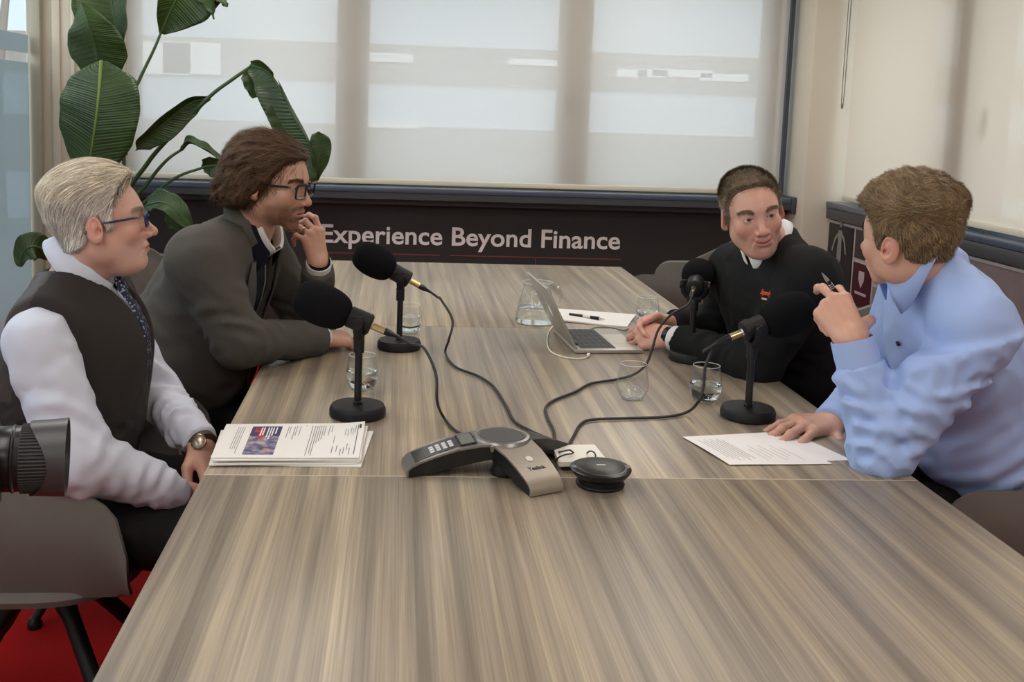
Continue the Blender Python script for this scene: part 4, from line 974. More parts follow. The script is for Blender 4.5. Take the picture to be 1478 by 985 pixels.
def limb_folds(P, a, b, lam, t0, t1, seed=0, twist=1.4, inner=None):
    """irregular creases running round a sleeve between t0 and t1 (metres from a), strongest on the inner side"""
    a = np.asarray(a, f32); d = nrm(np.asarray(b)-np.asarray(a)).astype(f32); q = P-a; t = q@d
    ref = np.array([0, 0, 1], f32) if abs(d[2]) < .9 else np.array([1, 0, 0], f32)
    u = nrm(np.cross(d, ref)).astype(f32); v = np.cross(d, u); x, y = q@u, q@v; ang = np.arctan2(y, x)
    s = np.sin(2*math.pi*t/lam*(1+.25*np.sin(ang+seed))+twist*np.sin(ang*2+seed)+.9*np.sin(ang+seed*2.1)+1.1*np.sin(t*29+seed))
    w = sstep(t0-.03, t0+.02, t)*(1-sstep(t1-.02, t1+.03, t))*(.45+.55*np.sin(ang*3+t*40+seed*1.7))
    if inner is not None:
        r = np.sqrt(x*x+y*y)+1e-6; i = nrm(inner); w = w*sstep(-.5, .6, (x*float(u@i)+y*float(v@i))/r)
    return (s*np.abs(s)*.5+.5*s)*w
def orient(fwd, roll=0):
    f = nrm(fwd); r = nrm(np.cross(f, [0, 0, 1])); u = np.cross(r, f); a = math.radians(roll)
    r2 = r*math.cos(a)+u*math.sin(a); u2 = -r*math.sin(a)+u*math.cos(a)
    return np.stack([r2, f, u2], 1)            # columns: right, forward, up

def hit(px, py, fn, t0=1.4, t1=5.0):
    """first point of a surface along the line of sight"""
    d = nrm(ray(px, py)); t = t0
    while t < t1:
        k = float(fn(np.array([EYE+d*t], f32))[0])
        if k < .0008: break
        t += max(k*.7, .0006)
    return EYE+d*t
# ------------------------------------------------------------------ heads
def head_core(P, h):
    """skull, jaw and neck without features; local: x right, y forward, z up, eyes at z=0"""
    Q = P.copy(); Q[:, 0] = np.abs(Q[:, 0]); w = h.get('w', 1); jw = h.get('jw', 1); fat = h.get('fat', 0)
    d = ell(P, (0, -.018, .035), (.077*w, .098, .086*h.get('cr', 1)))
    d = smin(d, ell(P, (0, .018, .006), (.066*w, .075, .078*(.4+.6*h.get('cr', 1)))), .03)
    d = smin(d, ell(P, (0, .030, -.055), (.056*jw, .055, .058)), .03)
    d = smin(d, ell(Q, (.046*jw, .0, -.060), (.018+fat, .032, .030)), .03)
    d = smin(d, ell(P, (0, .070, -.098+h.get('chin', 0)), (.024, .018, .019)), .022)
    if h.get('jowl'): d = smin(d, ell(P, (0, .034, -.100), (.042, .042, .024+h['jowl'])), .03)
    nb = h['nb']; ntop = np.array([0, -.022, -.05]); d = smin(d, cone(P, ntop, nb, .056*h.get('nw', 1), .064*h.get('nw', 1)), .025)
    return d, Q
def head_sdf(P, h):
    d, Q = head_core(P, h); w = h.get('w', 1)
    d = smin(d, ell(Q, (.041*w, .060, -.028), (.024, .018+h.get('fat', 0)*.6, .021)), .022)
    d = smin(d, cone(Q, (.010, .082, .021), (.046*w, .064, .017), .008, .007), .018)
    d = smax(d, -ell(Q, (.032, .100, -.002), (.019, .018, .0125)), .013)
    nl = h.get('nose', 1.0)
    d = smin(d, cone(P, (0, .081, .010), (0, .081+.024*nl, -.030), .0075, .0095), .012)
    d = smin(d, ell(P, (0, .081+.0275*nl, -.0365), (.0115, .0115, .0105)), .008)
    d = smin(d, ell(Q, (.0135, .080+.016*nl, -.0405), (.0078, .0115, .0078)), .006)
    d = smax(d, -ell(Q, (.0065, .080+.021*nl, -.0485), (.0042, .0065, .0042)), .004)
    d = smin(d, ell(P, (0, .0755, -.068), (.031, .020, .022)), .016)
    sm = h.get('smile', 0); Pm = P.copy(); Pm[:, 2] = P[:, 2]-sm*.0019*(P[:, 0]/.02)**2; mw = h.get('mw', 1.08)
    d = smin(d, ell(Pm, (0, .0902, -.0645), (.022*mw, .0072, .0042)), .006)
    d = smin(d, ell(Pm, (0, .0898, -.0755), (.019*mw, .0078, .0054)), .006)
    zz = Pm[:, 2]+.0698
    slit = np.maximum(np.abs(zz)-.0011, ell(Pm, (0, .100, -.0698), (.0255*mw, .013, .02)))
    d = smax(d, -slit, .003)
    d = smax(d, -cone(Q, (.0195, .0945, -.044), (.0335, .079, -.078), .0022, .0016), .007)
    d = smax(d, -ell(P, (0, .098, -.0865), (.017, .008, .0045)), .008)
    e = h.get('open', .0046)
    lid = ell(Q, (.0315, .0715, 0), (.0148, .0145, .0138)); d = smin(d, lid, .005)
    d = smax(d, -ell(Q, (.0318, .088, -.0005), (.0138, .0135, e)), .002)
    d = np.maximum(d, -(ell(Q, (.0315, .0715, 0), (.0115, .0115, .0115))) if e > .001 else d)
    # ears
    c = np.array([.0785*w, -.014, -.010]); R = orient((.42, -1, -.12))
    ex = Q-c.astype(f32); Re = np.stack([nrm((1, -.38, .1)), nrm((.38, 1, .18)), nrm((-.15, -.18, 1))], 1)
    ear = ell(Q, c+np.array([.006, 0, 0]), (.0075, .0195, .0325), Re)
    ear = smax(ear, -ell(Q, c+np.array([.0125, .0045, .004]), (.0062, .0115, .0200), Re), .004)
    ear = smin(ear, ell(Q, c+np.array([.0075, .0015, .003]), (.0045, .0065, .0145), Re), .004)
    ear = smax(ear, -ell(Q, c+np.array([.013, .009, -.004]), (.007, .006, .008), Re), .003)
    ear = smin(ear, ell(Q, c+np.array([.003, .006, -.026]), (.0055, .008, .009)), .006)
    return smin(d, ear, .006)
def head_paint(V, h):
    Q = V.copy(); Q[:, 0] = np.abs(Q[:, 0]); col = np.tile(h['skin'], (len(V), 1)); red = h.get('red', lin(196, 112, 98))
    def blend(col, c, m): return col*(1-m[:, None])+np.asarray(c)*m[:, None]
    def blob(c, r, soft=1.0): return np.clip(1-np.sqrt((((Q-np.array(c))/np.array(r))**2).sum(1)), 0, 1)*soft
    k = h.get('ruddy', .6)
    col = blend(col, red, np.minimum(blob((.045, .07, -.032), (.035, .05, .035))*1.2*k, .75))
    col = blend(col, red, np.minimum(blob((0, .112, -.038), (.024, .03, .026))*1.3*k, .7))
    col = blend(col, red, np.minimum(blob((.085, -.014, -.01), (.02, .04, .05))*1.2*k, .6))
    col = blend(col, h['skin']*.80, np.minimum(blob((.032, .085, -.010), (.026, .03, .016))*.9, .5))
    wv = .5+.5*np.sin(V[:, 0]*190+1.3*np.sin(V[:, 2]*150))*np.sin(V[:, 1]*170+V[:, 2]*120)
    col = blend(col, red, wv*.14*k)
    lip = np.clip(1.25-np.sqrt((V[:, 0]/.025)**2+((V[:, 2]-h.get('smile', 0)*.0019*(V[:, 0]/.02)**2+.070)/.0092)**2), 0, .22)/.22*(V[:, 1] > .080)
    col = blend(col, h.get('lip', lin(168, 96, 88)), lip*.75)
    if 'beard' in h:
        c, a = h['beard']; b = sstep(-.038, -.062, V[:, 2]-.0*V[:, 1])*sstep(.0, .03, V[:, 1])*(1-sstep(-.118, -.135, V[:, 2]))*(1-lip)
        must = np.clip(1.3-np.sqrt((V[:, 0]/.034)**2+((V[:, 2]+.057)/.008)**2), 0, .3)/.3*(V[:, 1] > .07)*(1-lip)
        col = blend(col, c, np.clip(np.maximum(b*.85, must)*a, 0, 1))
    return col
def ribbons(root, nor, flow, length, lift, width, cols, segs=5, grav=0, curl=0, curlf=7, seed=0, jit=.2, fn=None, off=.004, flowfn=None):
    """tapered hair strands as thin strips; with fn they lie along that surface"""
    g = np.random.default_rng(seed); n = len(root); p = root-nor*.002; d = flow+g.normal(size=(n, 3))*jit
    d /= np.linalg.norm(d, axis=1, keepdims=True); L = length/segs; ph = 5*np.sin(root@np.array([70., 95, 60])+2*np.sin(root@np.array([55., -40, 80])))+g.random(n)*1.2; N0 = nor; offs = off*g.random(n)**1.5
    if fn is None: d = d*(1-lift)[:, None]+nor*lift[:, None]; d /= np.linalg.norm(d, axis=1, keepdims=True)
    pts = [p]; sides = []; nn_ = nor
    for st in range(segs):
        sd = np.cross(d, nn_); sd /= np.maximum(np.linalg.norm(sd, axis=1, keepdims=True), 1e-6); sides.append(sd)
        dd = d+np.array([0, 0, -1.])*grav/segs
        if curl: dd = dd+sd*(curl*np.sin(ph+st*curlf/segs))[:, None]
        dd /= np.linalg.norm(dd, axis=1, keepdims=True); q = p+dd*L[:, None]
        if fn is not None:
            e = .003; Q_ = q.astype(f32); f0 = fn(Q_); gr = np.stack([fn(Q_+np.array(v, f32)) for v in ((e, 0, 0), (0, e, 0), (0, 0, e))], 1)-f0[:, None]
            gr /= np.maximum(np.linalg.norm(gr, axis=1, keepdims=True), 1e-6); tgt = (offs+lift*length)*((st+1)/segs)
            q = q+gr*np.clip(tgt-f0, -.02, .02)[:, None]; nn_ = gr
        dd = q-p; dd /= np.maximum(np.linalg.norm(dd, axis=1, keepdims=True), 1e-6); p = q; pts.append(p); d = dd
    sides.append(sides[-1]); V = []
    for st, q in enumerate(pts):
        w = width*(1-.8*(st/segs)**1.6); V += [q-sides[st]*w*.5, q+sides[st]*w*.5]
    V = np.stack(V, 1).reshape(-1, 3); K = 2*(segs+1); base = (np.arange(n)*K)[:, None]
    F = np.vstack([base+np.array([2*st, 2*st+1, 2*st+3, 2*st+2]) for st in range(segs)])
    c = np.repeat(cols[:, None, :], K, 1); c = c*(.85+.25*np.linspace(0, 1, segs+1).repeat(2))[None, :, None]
    return V, F, c.reshape(-1, 3)
def hair_cap(h):
    """scalp volume: skull pushed out inside the hairline"""
    hl = h['hairline']; ys = [a for a, _ in hl]; zs = [b for _, b in hl]
    def fn(P):
        d, Q = head_core(P, h); 
        for c, r in h.get('bulk', []): d = smin(d, ell(Q if c[0] else P, c, r), .025)
        m = P[:, 2]-np.interp(P[:, 1], ys, zs).astype(f32)+.0025*wrinkle(P, 77, .022, 4)
        if 'temple' in h: m = m-h['temple']*np.clip(np.abs(P[:, 0])/.06, 0, 1)**2*sstep(.02, .06, P[:, 1])
        th = -.006+(.006+h['thick'](P))*sstep(-.006, .012, m)
        return d-th
    return fn
SKIN = attr_mat('skin', .42, sss=.12, bump=.15, bscale=900, spec=.4)
HAIRM = attr_mat('hair_strands', .55, spec=.22)
EYEM = attr_mat('eyeball', .12, spec=.6)
def eyeball(c, gaze, r, iris):
    g = nrm(gaze); prof = []; N = 18; M = np.array(frame((0, 0, 0), g).to_3x3()); V = []; F = []; K = 24; Cc = []
    for i in range(N+1):
        a = math.pi*i/N
        for k in range(K):
            t = 2*math.pi*k/K; V.append(np.array(c)+r*(M@np.array([math.sin(a)*math.cos(t), math.sin(a)*math.sin(t), math.cos(a)])))
            Cc.append(lin(12, 10, 10) if i <= 1 else iris if i <= 3 else lin(214, 206, 200))
    for i in range(N):
        for k in range(K): F.append((i*K+k, i*K+(k+1) % K, (i+1)*K+(k+1) % K, (i+1)*K+k))
    return np.array(V), np.array(F), np.array(Cc)
def make_head(h):
    """returns (V, F, col) of head skin in world space and the transform"""
    R, o, s = h['R'], h['o'], h.get('s', 1.0); h['nb'] = (R.T@(h['NB']-o))/s
    nb = h['nb']; lo = np.array([-.105, -.135, min(-.15, nb[2]-.02)]); hi = np.array([.105, .135, .135]); lo[:2] = np.minimum(lo[:2], nb[:2]-.075); hi[:2] = np.maximum(hi[:2], nb[:2]+.075)
    V, F = surf(lambda P: head_sdf(P, h), lo, hi, .0022); col = head_paint(V, h)
    return (V*s)@R.T+o, F, col
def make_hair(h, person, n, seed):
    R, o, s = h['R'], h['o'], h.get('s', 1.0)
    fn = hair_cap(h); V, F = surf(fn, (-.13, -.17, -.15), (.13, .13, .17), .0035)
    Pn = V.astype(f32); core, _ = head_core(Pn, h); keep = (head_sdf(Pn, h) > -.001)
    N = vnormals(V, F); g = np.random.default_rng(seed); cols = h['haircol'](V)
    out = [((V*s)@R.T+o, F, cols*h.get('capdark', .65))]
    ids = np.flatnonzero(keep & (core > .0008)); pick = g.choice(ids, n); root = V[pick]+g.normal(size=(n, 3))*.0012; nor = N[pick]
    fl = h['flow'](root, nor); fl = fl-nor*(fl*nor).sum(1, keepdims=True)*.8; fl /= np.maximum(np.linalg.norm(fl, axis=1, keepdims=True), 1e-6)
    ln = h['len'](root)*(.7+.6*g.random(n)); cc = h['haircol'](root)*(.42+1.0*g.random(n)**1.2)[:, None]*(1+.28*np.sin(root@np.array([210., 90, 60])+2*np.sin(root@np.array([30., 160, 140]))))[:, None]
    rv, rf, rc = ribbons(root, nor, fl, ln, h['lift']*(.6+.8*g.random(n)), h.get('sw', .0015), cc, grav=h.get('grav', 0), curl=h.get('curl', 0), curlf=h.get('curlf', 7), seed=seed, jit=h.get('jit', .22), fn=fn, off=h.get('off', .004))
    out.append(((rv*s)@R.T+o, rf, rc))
    # eyebrows (and beard) as short strands
    nb_ = 300; br, bn, bf = [], [], []
    for sgn in (-1, 1):
        t = g.random(nb_); x = .012+.038*t; y = .0905-.022*t**1.6+g.normal(size=nb_)*.001; z = .0185+.0065*np.sin(t*2.6)-.003*t+g.normal(size=nb_)*.0022
        br.append(np.stack([sgn*x, y, z], 1)); bn.append(np.tile(nrm((sgn*.4, 1, .15)), (nb_, 1))); bf.append(np.stack([sgn*np.ones(nb_), -.35*np.ones(nb_), .25-t*.6], 1))
    br, bn, bf = map(np.vstack, (br, bn, bf)); bf /= np.linalg.norm(bf, axis=1, keepdims=True)
    hf = lambda P: head_sdf(P.astype(f32), h)
    for _ in range(3):
        e = .002; f0 = hf(br); gr = np.stack([hf(br+np.array(v)) for v in ((e, 0, 0), (0, e, 0), (0, 0, e))], 1)-f0[:, None]; gr /= np.maximum(np.linalg.norm(gr, axis=1, keepdims=True), 1e-6); br = br-gr*(f0-.0012)[:, None]
    bn = gr
    c = np.tile(h['brow'], (len(br), 1))*(.6+.7*g.random(len(br)))[:, None]
    rv, rf, rc = ribbons(br, bn, bf, np.full(len(br), .0100), np.full(len(br), .15), .0010, c, segs=3, seed=seed+1, fn=hf, off=.002); out.append(((rv*s)@R.T+o, rf, rc))
    if h.get('stubble'):
        nS = h['stubble']; x = g.uniform(-.06, .06, nS); z = g.uniform(-.125, -.05, nS); y = .095-.9*np.abs(x)**1.15; br = np.stack([x, y, z], 1)
        for _ in range(5):
            f0 = hf(br); gr = np.stack([hf(br+np.array(v)) for v in ((e, 0, 0), (0, e, 0), (0, 0, e))], 1)-f0[:, None]; gr /= np.maximum(np.linalg.norm(gr, axis=1, keepdims=True), 1e-6); br = br-gr*f0[:, None]
        ok = ~((np.abs(br[:, 0]) < .026) & (np.abs(br[:, 2]+.07) < .009)) & (br[:, 1] > .015) & (g.random(nS) < sstep(-.045, -.08, br[:, 2])+.35*(np.abs(br[:, 0]) < .035)); br, gr = br[ok], gr[ok]
        c = np.tile(h['beard'][0], (len(br), 1))*(.5+.9*g.random(len(br)))[:, None]; fl = np.tile(np.array([0, .1, -1.]), (len(br), 1))
        rv, rf, rc = ribbons(br, gr, fl, np.full(len(br), .006), np.full(len(br), .45), .0007, c, segs=2, seed=seed+2); out.append(((rv*s)@R.T+o, rf, rc))
    return sdf_obj('hair', out, HAIRM, person)

# ------------------------------------------------------------------ hands
def hand_sdf(wr, d, n, left, pose, fore=None, s=1.0):
    """wr wrist point, d towards the fingers, n back of the hand; pose: five finger poses"""
    d = nrm(d); n = nrm(n-d*(n@d)); sd = np.cross(d, n) if left else np.cross(n, d)
    seg = []; tips = []
    kn = [(.031, .092), (.0105, .097), (-.0105, .092), (-.030, .081)]; ln = [(.043, .027, .022), (.047, .031, .023), (.043, .029, .022), (.034, .022, .020)]
    rad = [.0100, .0102, .0097, .0086]
    for i in range(4):
        cu, sp = pose[i]; k = wr+(sd*kn[i][0]+d*kn[i][1]+n*(.004 if i in (1, 2) else 0))*s
        w0 = wr+(sd*kn[i][0]*.55+d*.008)*s
        seg.append((w0, k, .0165*s, .0125*s, 'palm', i)); p = k; a = 0
        dirv = nrm(d*math.cos(math.radians(sp))+sd*math.sin(math.radians(sp)))
        for j in range(3):
            a += math.radians(cu[j]); v = dirv*math.cos(a)-n*math.sin(a); q = p+v*ln[i][j]*s
            seg.append((p, q, rad[i]*s*(1-.10*j), rad[i]*s*(1-.10*(j+1)), 'f', i)); p = q
        tips.append((p, dirv*math.cos(a)-n*math.sin(a), n*math.cos(a)+dirv*math.sin(a)))
    b = wr+(sd*.020+d*.018-n*.006)*s; tv = pose[4]; p = b; tl = (.046, .034, .028); tr = (.0165, .0125, .0112, .0095)
    for j in range(3):
        v = nrm(sd*tv[j][0]+d*tv[j][1]+n*tv[j][2]); q = p+v*tl[j]*s; seg.append((p, q, tr[j]*s, tr[j+1]*s, 't', 4)); p = q
    tips.append((p, v, nrm(np.cross(v, np.cross(n, v)))))
    fo = (wr-d*.03 if fore is None else fore)
    allp = np.array([q for g in seg for q in g[:2]]+[fo]); lo = allp.min(0)-.028; hi = allp.max(0)+.028
    def fn(P):
        palm = None
        for a, b, ra, rb, k, i in seg:
            if k == 'palm': c = cone(P, a, b, ra, rb); palm = c if palm is None else smin(palm, c, .014)
        palm = smin(palm, cone(P, wr, fo, .026*s, .029*s), .02)
        th = None
        for a, b, ra, rb, k, i in seg:
            if k == 't': c = cone(P, a, b, ra, rb); th = c if th is None else smin(th, c, .004)
        palm = smin(palm, th, .012); fs = []
        for i in range(4):
            f = None
            for a, b, ra, rb, k, ii in seg:
                if k == 'f' and ii == i:
                    c = cone(P, a, b, ra, rb); c = smin(c, ell(P, a, (ra*1.08,)*3), .003); f = c if f is None else smin(f, c, .003)
            fs.append(f)
        r = palm
        for f in fs: r = smin(r, f, .006)
        return r
    V, F = surf(fn, lo, hi, .0021)
    return V, F, tips, seg
def hand_paint(V, tips, skin, red):
    col = np.tile(skin, (len(V), 1)); 
    for p, v, nn in tips:
        q = V-p; dist = np.linalg.norm(q, axis=1); m = np.clip(1-dist/.026, 0, 1)*.5; col = col*(1-m[:, None])+red*m[:, None]
        nail = ((q@nn) > .0045) & (np.abs(q@v+.002) < .0085) & (dist < .0125); col[nail] = col[nail]*.35+lin(226, 178, 164)*.65
    wv = .5+.5*np.sin(V[:, 0]*230+V[:, 2]*170)*np.sin(V[:, 1]*210-V[:, 2]*140); m = wv*.16
    return col*(1-m[:, None])+red*m[:, None]

# ------------------------------------------------------------------ bodies
def torso_frame(J):
    r = nrm(J['SR']-J['SL']); u = nrm(J['NB']-J['PE']); f = nrm(np.cross(u, r)); u2 = np.cross(r, f)
    return r, f, u2
def torso(P, J, grow=0, soft=1.0):
    r, f, u = torso_frame(J); R = np.stack([r, f, u], 1); PE, NB = J['PE'], J['NB']; H = np.linalg.norm(NB-PE); k = J.get('k', 1.0); be = J.get('belly', 0)
    sh = (J['SR']+J['SL'])/2; ax = nrm(NB-PE); mid = PE+(sh-PE)*.42; ch = PE+(sh-PE)*.78
    d = ell(P, PE, (.175*k+grow, .125*k+grow, .14+grow), R)
    d = smin(d, ell(P, mid+f*(.01+be*.6), (.158*k+be*.4+grow, .118*k+be+grow, .19+grow), R), .06)
    cd = J.get('cd', 0); d = smin(d, ell(P, ch+f*(.012+cd*.7), (.172*k+grow, .122*k+cd*.5+grow, .175+grow), R), .06)
    a = J['SR']-r*.03-u*.015; b = J['SL']+r*.03-u*.015
    d = smin(d, cone(P, a, b, .062+grow, .062+grow), .06)
    for S in (J['SR'], J['SL']): d = smin(d, cone(P, NB-u*.01, S+u*.005, .045+grow, .042+grow), .05)
    return d
def arm(P, S, E, W, r0, r1, r2, k=.03): return smin(cone(P, S, E, r0, r1), cone(P, E, W, r1*.98, r2), k)
def bounds(pts, m): p = np.array(pts); return p.min(0)-m, p.max(0)+m
CLOTH = {}
def cloth(name, col, rough=.8, bump=.25, bscale=800, noise=.05, nscale=300, sheen=0):
    m = mat(name, col, rough, noise=noise, nscale=nscale, bump=bump, bscale=bscale, spec=.2); m.node_tree.nodes['Principled BSDF'].inputs['Sheen Weight'].default_value = sheen; return m
def under_body(J):
    """plain body below the clothes"""
    def fn(P):
        d = torso(P, J, -.030)
        for s in 'RL': d = smin(d, arm(P, J['S'+s]-V3([0, 0, .03]), J['E'+s], J['W'+s], .036, .034, .026), .03)
        for s in 'RL':
            d = smin(d, smin(cone(P, J['H'+s], J['K'+s], .07, .05), cone(P, J['K'+s], J['A'+s], .05, .036), .02), .04)
        return d
    lo, hi = bounds([J[k] for k in ('PE', 'NB', 'SR', 'SL', 'ER', 'EL', 'WR', 'WL', 'HR', 'HL', 'KR', 'KL', 'AR', 'AL')], .2)
    return surf(fn, lo, hi, .014)
def legs(J, person, col=None):
    def fn(P):
        r, f, u = torso_frame(J); d = ell(P, J['PE']-u*.02, (.18, .14, .12), np.stack([r, f, u], 1))
        for s in 'RL':
            d = smin(d, smin(cone(P, J['H'+s], J['K'+s], .096, .072), cone(P, J['K'+s], J['A'+s], .064, .052), .03), .05)
        return d+.003*wrinkle(P, 5, .06)
    lo, hi = bounds([J[k] for k in ('PE', 'HR', 'HL', 'KR', 'KL', 'AR', 'AL')], .21)
    V, F = surf(fn, lo, hi, .011); sdf_obj('trousers', [(V, F, None)], cloth('dark_trousers', sRGB(30, 29, 30)), person)
    for s in 'RL':
        A = J['A'+s]; fd = nrm(V3([J['K'+s][0]-J['H'+s][0], J['K'+s][1]-J['H'+s][1], 0]))
        fn2 = lambda P: np.maximum(smin(cone(P, A+fd*.02-V3([0, 0, A[2]-.045]), A+fd*.17-V3([0, 0, A[2]-.036]), .042, .036), cone(P, A, A-V3([0, 0, A[2]-.05]), .045, .044), .03), .002-P[:, 2])
        lo, hi = bounds([A, A+fd*.2-V3([0, 0, A[2]])], .07); V, F = surf(fn2, lo, hi, .008); sdf_obj('shoe', [(V, F, None)], MT['black_gloss'], person)
def collar(c, up, fwd, rx, ry, stand, fall, point, m, person, open_=150, lean=.0, name='collar', fz=.0, flare=.017):
    """folded shirt collar round the neck; opening at the front"""
    up = nrm(up); fwd = nrm(fwd-up*(fwd@up)); rt = np.cross(fwd, up); n = 48; vs = []; fs = []
    for i in range(n+1):
        ph = math.radians(-open_+2*open_*i/n); a = abs(ph)/math.pi; dv = -fwd*math.cos(ph)*ry+rt*math.sin(ph)*rx; dn = nrm(dv)
        sh = stand*(1-.55*a**2); fl = fall+(point-fall)*sstep(.45, open_/180, np.array(a)); dz = -fz*a**1.5
        b0 = c+dv*1.03+up*(dz-.004); t0 = c+dv*.99+up*(sh+dz); t1 = c+dv*1.0+dn*.006+up*(sh+dz+.001); o1 = c+dv+dn*(.006+flare*(.6+.6*a))+up*(sh+dz-float(fl)*.55); o2 = c+dv+dn*(.008+flare*(1+.9*a))+up*(sh+dz-float(fl))-nrm(np.cross(up, dn))*0
        vs += [b0, t0, t1, o1, o2]
    for i in range(n):
        for j in range(4): fs.append((i*5+j, i*5+5+j, i*5+6+j, i*5+1+j))
    b = MB(); b.add(vs, fs); o = b.build(name, m, person, sharp=50); md = o.modifiers.new('t', 'SOLIDIFY'); md.thickness = .003; md.offset = 1; return o
def glasses(h, person, m, w=.052, hh=.034, r=.0016, y=.098, z=-.003, temple_drop=.004, lens=True, rnd=.35):
    """eyeglasses: two rims, bridge, temples, lenses"""
    R, o, s = h['R'], h['o'], h.get('s', 1.0); W = lambda p: (np.array(p)*s)@R.T+o
    g = MB(); lens_p = []
    for sg in (-1, 1):
        pts = []
        for k in range(33):
            t = 2*math.pi*k/32; cx = math.copysign(abs(math.cos(t))**rnd, math.cos(t))*w/2; cz = math.copysign(abs(math.sin(t))**rnd, math.sin(t))*hh/2
            x = sg*.033+cx; pts.append(W((x, y-.30*max(0, abs(x)-.012)**1.35, z+cz*(1-.06*sg*cx/w))))
        g.tube(pts, [r*(1.0 if k % 32 not in range(2, 15) else 1.35) for k in range(33)], 6, caps=False); lens_p.append(pts[:-1])
        hx = sg*(.033+w/2+.004); g.tube(spline([W((hx-sg*.004, y-.022, z+hh*.30)), W((hx+sg*.006, y-.032, z+hh*.30)), W((sg*.0815, .03, z+hh*.30-temple_drop*.4)), W((sg*.083, -.012, z+hh*.30-temple_drop)), W((sg*.081, -.035, z+hh*.1-temple_drop-.012))], 6), r*1.1, 6)
    g.tube(spline([W((-.009, y-.001, z+.005)), W((0, y+.003, z+.008)), W((.009, y-.001, z+.005))], 5), r*1.1, 6)
    ob = g.build('eyeglasses', m, person)
    if lens:
        for lp in lens_p:
            b = MB(); b.add(lp, [tuple(range(len(lp)))]); b.build('lens', glass_mat('lens_clear') if 'lens_clear' not in bpy.data.materials else bpy.data.materials['lens_clear'], ob)
    return ob
def wristband(c, d, r, w, m, person, name='watch', face=None, fm=None):
    o = MB().lathe([(r, -w/2), (r+.0035, -w/2+.001), (r+.0035, w/2-.001), (r, w/2)], 28, M=frame(c, d)).build(name, m, person)
    if face is not None: lathe_on([(0, 0), (.017, 0), (.017, .007), (.015, .0085), (0, .0085)], V3(c)+nrm(face)*(r+.001), face, 24).build('watch_face', fm, o)
    return o
# ------------------------------------------------------------------ the four men
def limbs(J, hipw=.09):
    r, f, u = torso_frame(J); PE = J['PE']; fd = nrm(V3([J['face'][0], J['face'][1], 0])); rt = V3([fd[1], -fd[0], 0])
    for s, g in (('R', 1), ('L', -1)):
        J['H'+s] = PE+rt*g*hipw-V3([0, 0, .01]); J['K'+s] = J['H'+s]+fd*.42+rt*g*.03; J['K'+s][2] = .53; J['A'+s] = J['K'+s]+fd*.05; J['A'+s][2] = .09
    return J
def place_head(h, fwd, roll, feat, world):
    """put the head so that its local point feat lies at world"""
    h['R'] = orient(fwd, roll); h['o'] = V3(world)-(h['R']@V3(feat))*h.get('s', 1.0)
def finish(label, J, h, hands, n_hair, seed, eyes=True, gaze=None, iris=lin(86, 96, 104)):
    h['NB'] = J['NB']-torso_frame(J)[2]*.03
    parts = []
    V, F = under_body(J); parts.append((V, F, h['skin'])); parts.append(make_head(h))
    for hd in hands: parts.append(hd)
    person = sdf_obj('person', parts, SKIN, label=label, cat='person')
    make_hair(h, person, n_hair, seed)
    for sg in (-1, 1):
        c = h['o']+(h['R']@V3([sg*.0315, .0715, 0]))*h.get('s', 1.0)
        g = nrm(gaze-c) if gaze is not None else h['R'][:, 1]
        sdf_obj('eye', [eyeball(c, g, .0122*h.get('s', 1.0), iris)], EYEM, person)
    legs(J, person)
    return person
def garment(name, fn, pts, m, person, h=.007, margin=.21):
    lo, hi = bounds(pts, margin); V, F = surf(lambda P: smax(fn(P), .475-P[:, 2], .01), lo, hi, h); V = relax(V, F, 1, .4); return sdf_obj(name, [(V, F, None)], m, person)
def local(P, o, R): return (P-np.asarray(o, f32))@np.asarray(R, f32)
XAX = V3([1., 0, 0])

# ---- 1: white-haired man in a waistcoat, left front
J = dict(SR=aY(64, 476, 2.14), SL=V3([-.70, 2.52, .99]), NB=aY(108, 400, 2.33), PE=V3([-.83, 2.33, .56]), ER=aY(112, 664, 2.07), WR=aY(262, 712, 2.2), EL=aY(226, 574, 2.5), WL=aY(290, 640, 2.3), belly=.04, cd=.03, k=1.03, face=V3([.97, -.05, 0]))
limbs(J, .11); r, f, u = torso_frame(J); Rt = np.stack([r, f, u], 1)
h = dict(s=.95, skin=lin(208, 164, 146), red=lin(200, 120, 104), ruddy=.45, jw=1.02, fat=.002, jowl=.006, nose=1.05, open=.0035, w=1.0, nw=1.02, lip=lin(168, 98, 88),
    hairline=[(-.14, -.072), (-.06, -.062), (-.034, -.048), (-.028, .006), (.0, .016), (.010, -.020), (.026, -.020), (.030, .02), (.036, .05), (.05, .076), (.066, .094), (.13, .11)],
    thick=lambda P: .006+.022*sstep(.02, .1, P[:, 2]),
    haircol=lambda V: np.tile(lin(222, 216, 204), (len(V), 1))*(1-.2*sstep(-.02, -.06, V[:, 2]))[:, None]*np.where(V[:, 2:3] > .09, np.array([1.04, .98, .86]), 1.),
    flow=lambda p, n: np.stack([np.sign(p[:, 0])*.25*np.ones(len(p)), -.55+.0*p[:, 1], -1.0+1.05*sstep(.05, .115, p[:, 2])], 1), len=lambda p: .034+.021*sstep(.03, .09, p[:, 2]), lift=.03, grav=.1, sw=.0012, capdark=.85, jit=.12, off=.005, brow=lin(176, 160, 144), beard=(lin(190, 176, 164), .25))
place_head(h, (math.cos(math.radians(14)), math.sin(math.radians(14)), .12), 2, (.0785, -.014, -.010), aY(136, 332, 2.23))
wrR = J['WR']; V, F, tips, _ = hand_sdf(wrR, (.55, .45, -.70), (-.2, -.75, -.2), False, [((35, 40, 30), 4), ((38, 42, 30), 0), ((42, 42, 30), -3), ((45, 42, 30), -8), ((.6, .7, -.3), (.2, 1, -.4), (0, 1, -.4))], fore=wrR-nrm(wrR-J['ER'])*.05)
hR = (V, F, hand_paint(V, tips, h['skin'], h['red']))
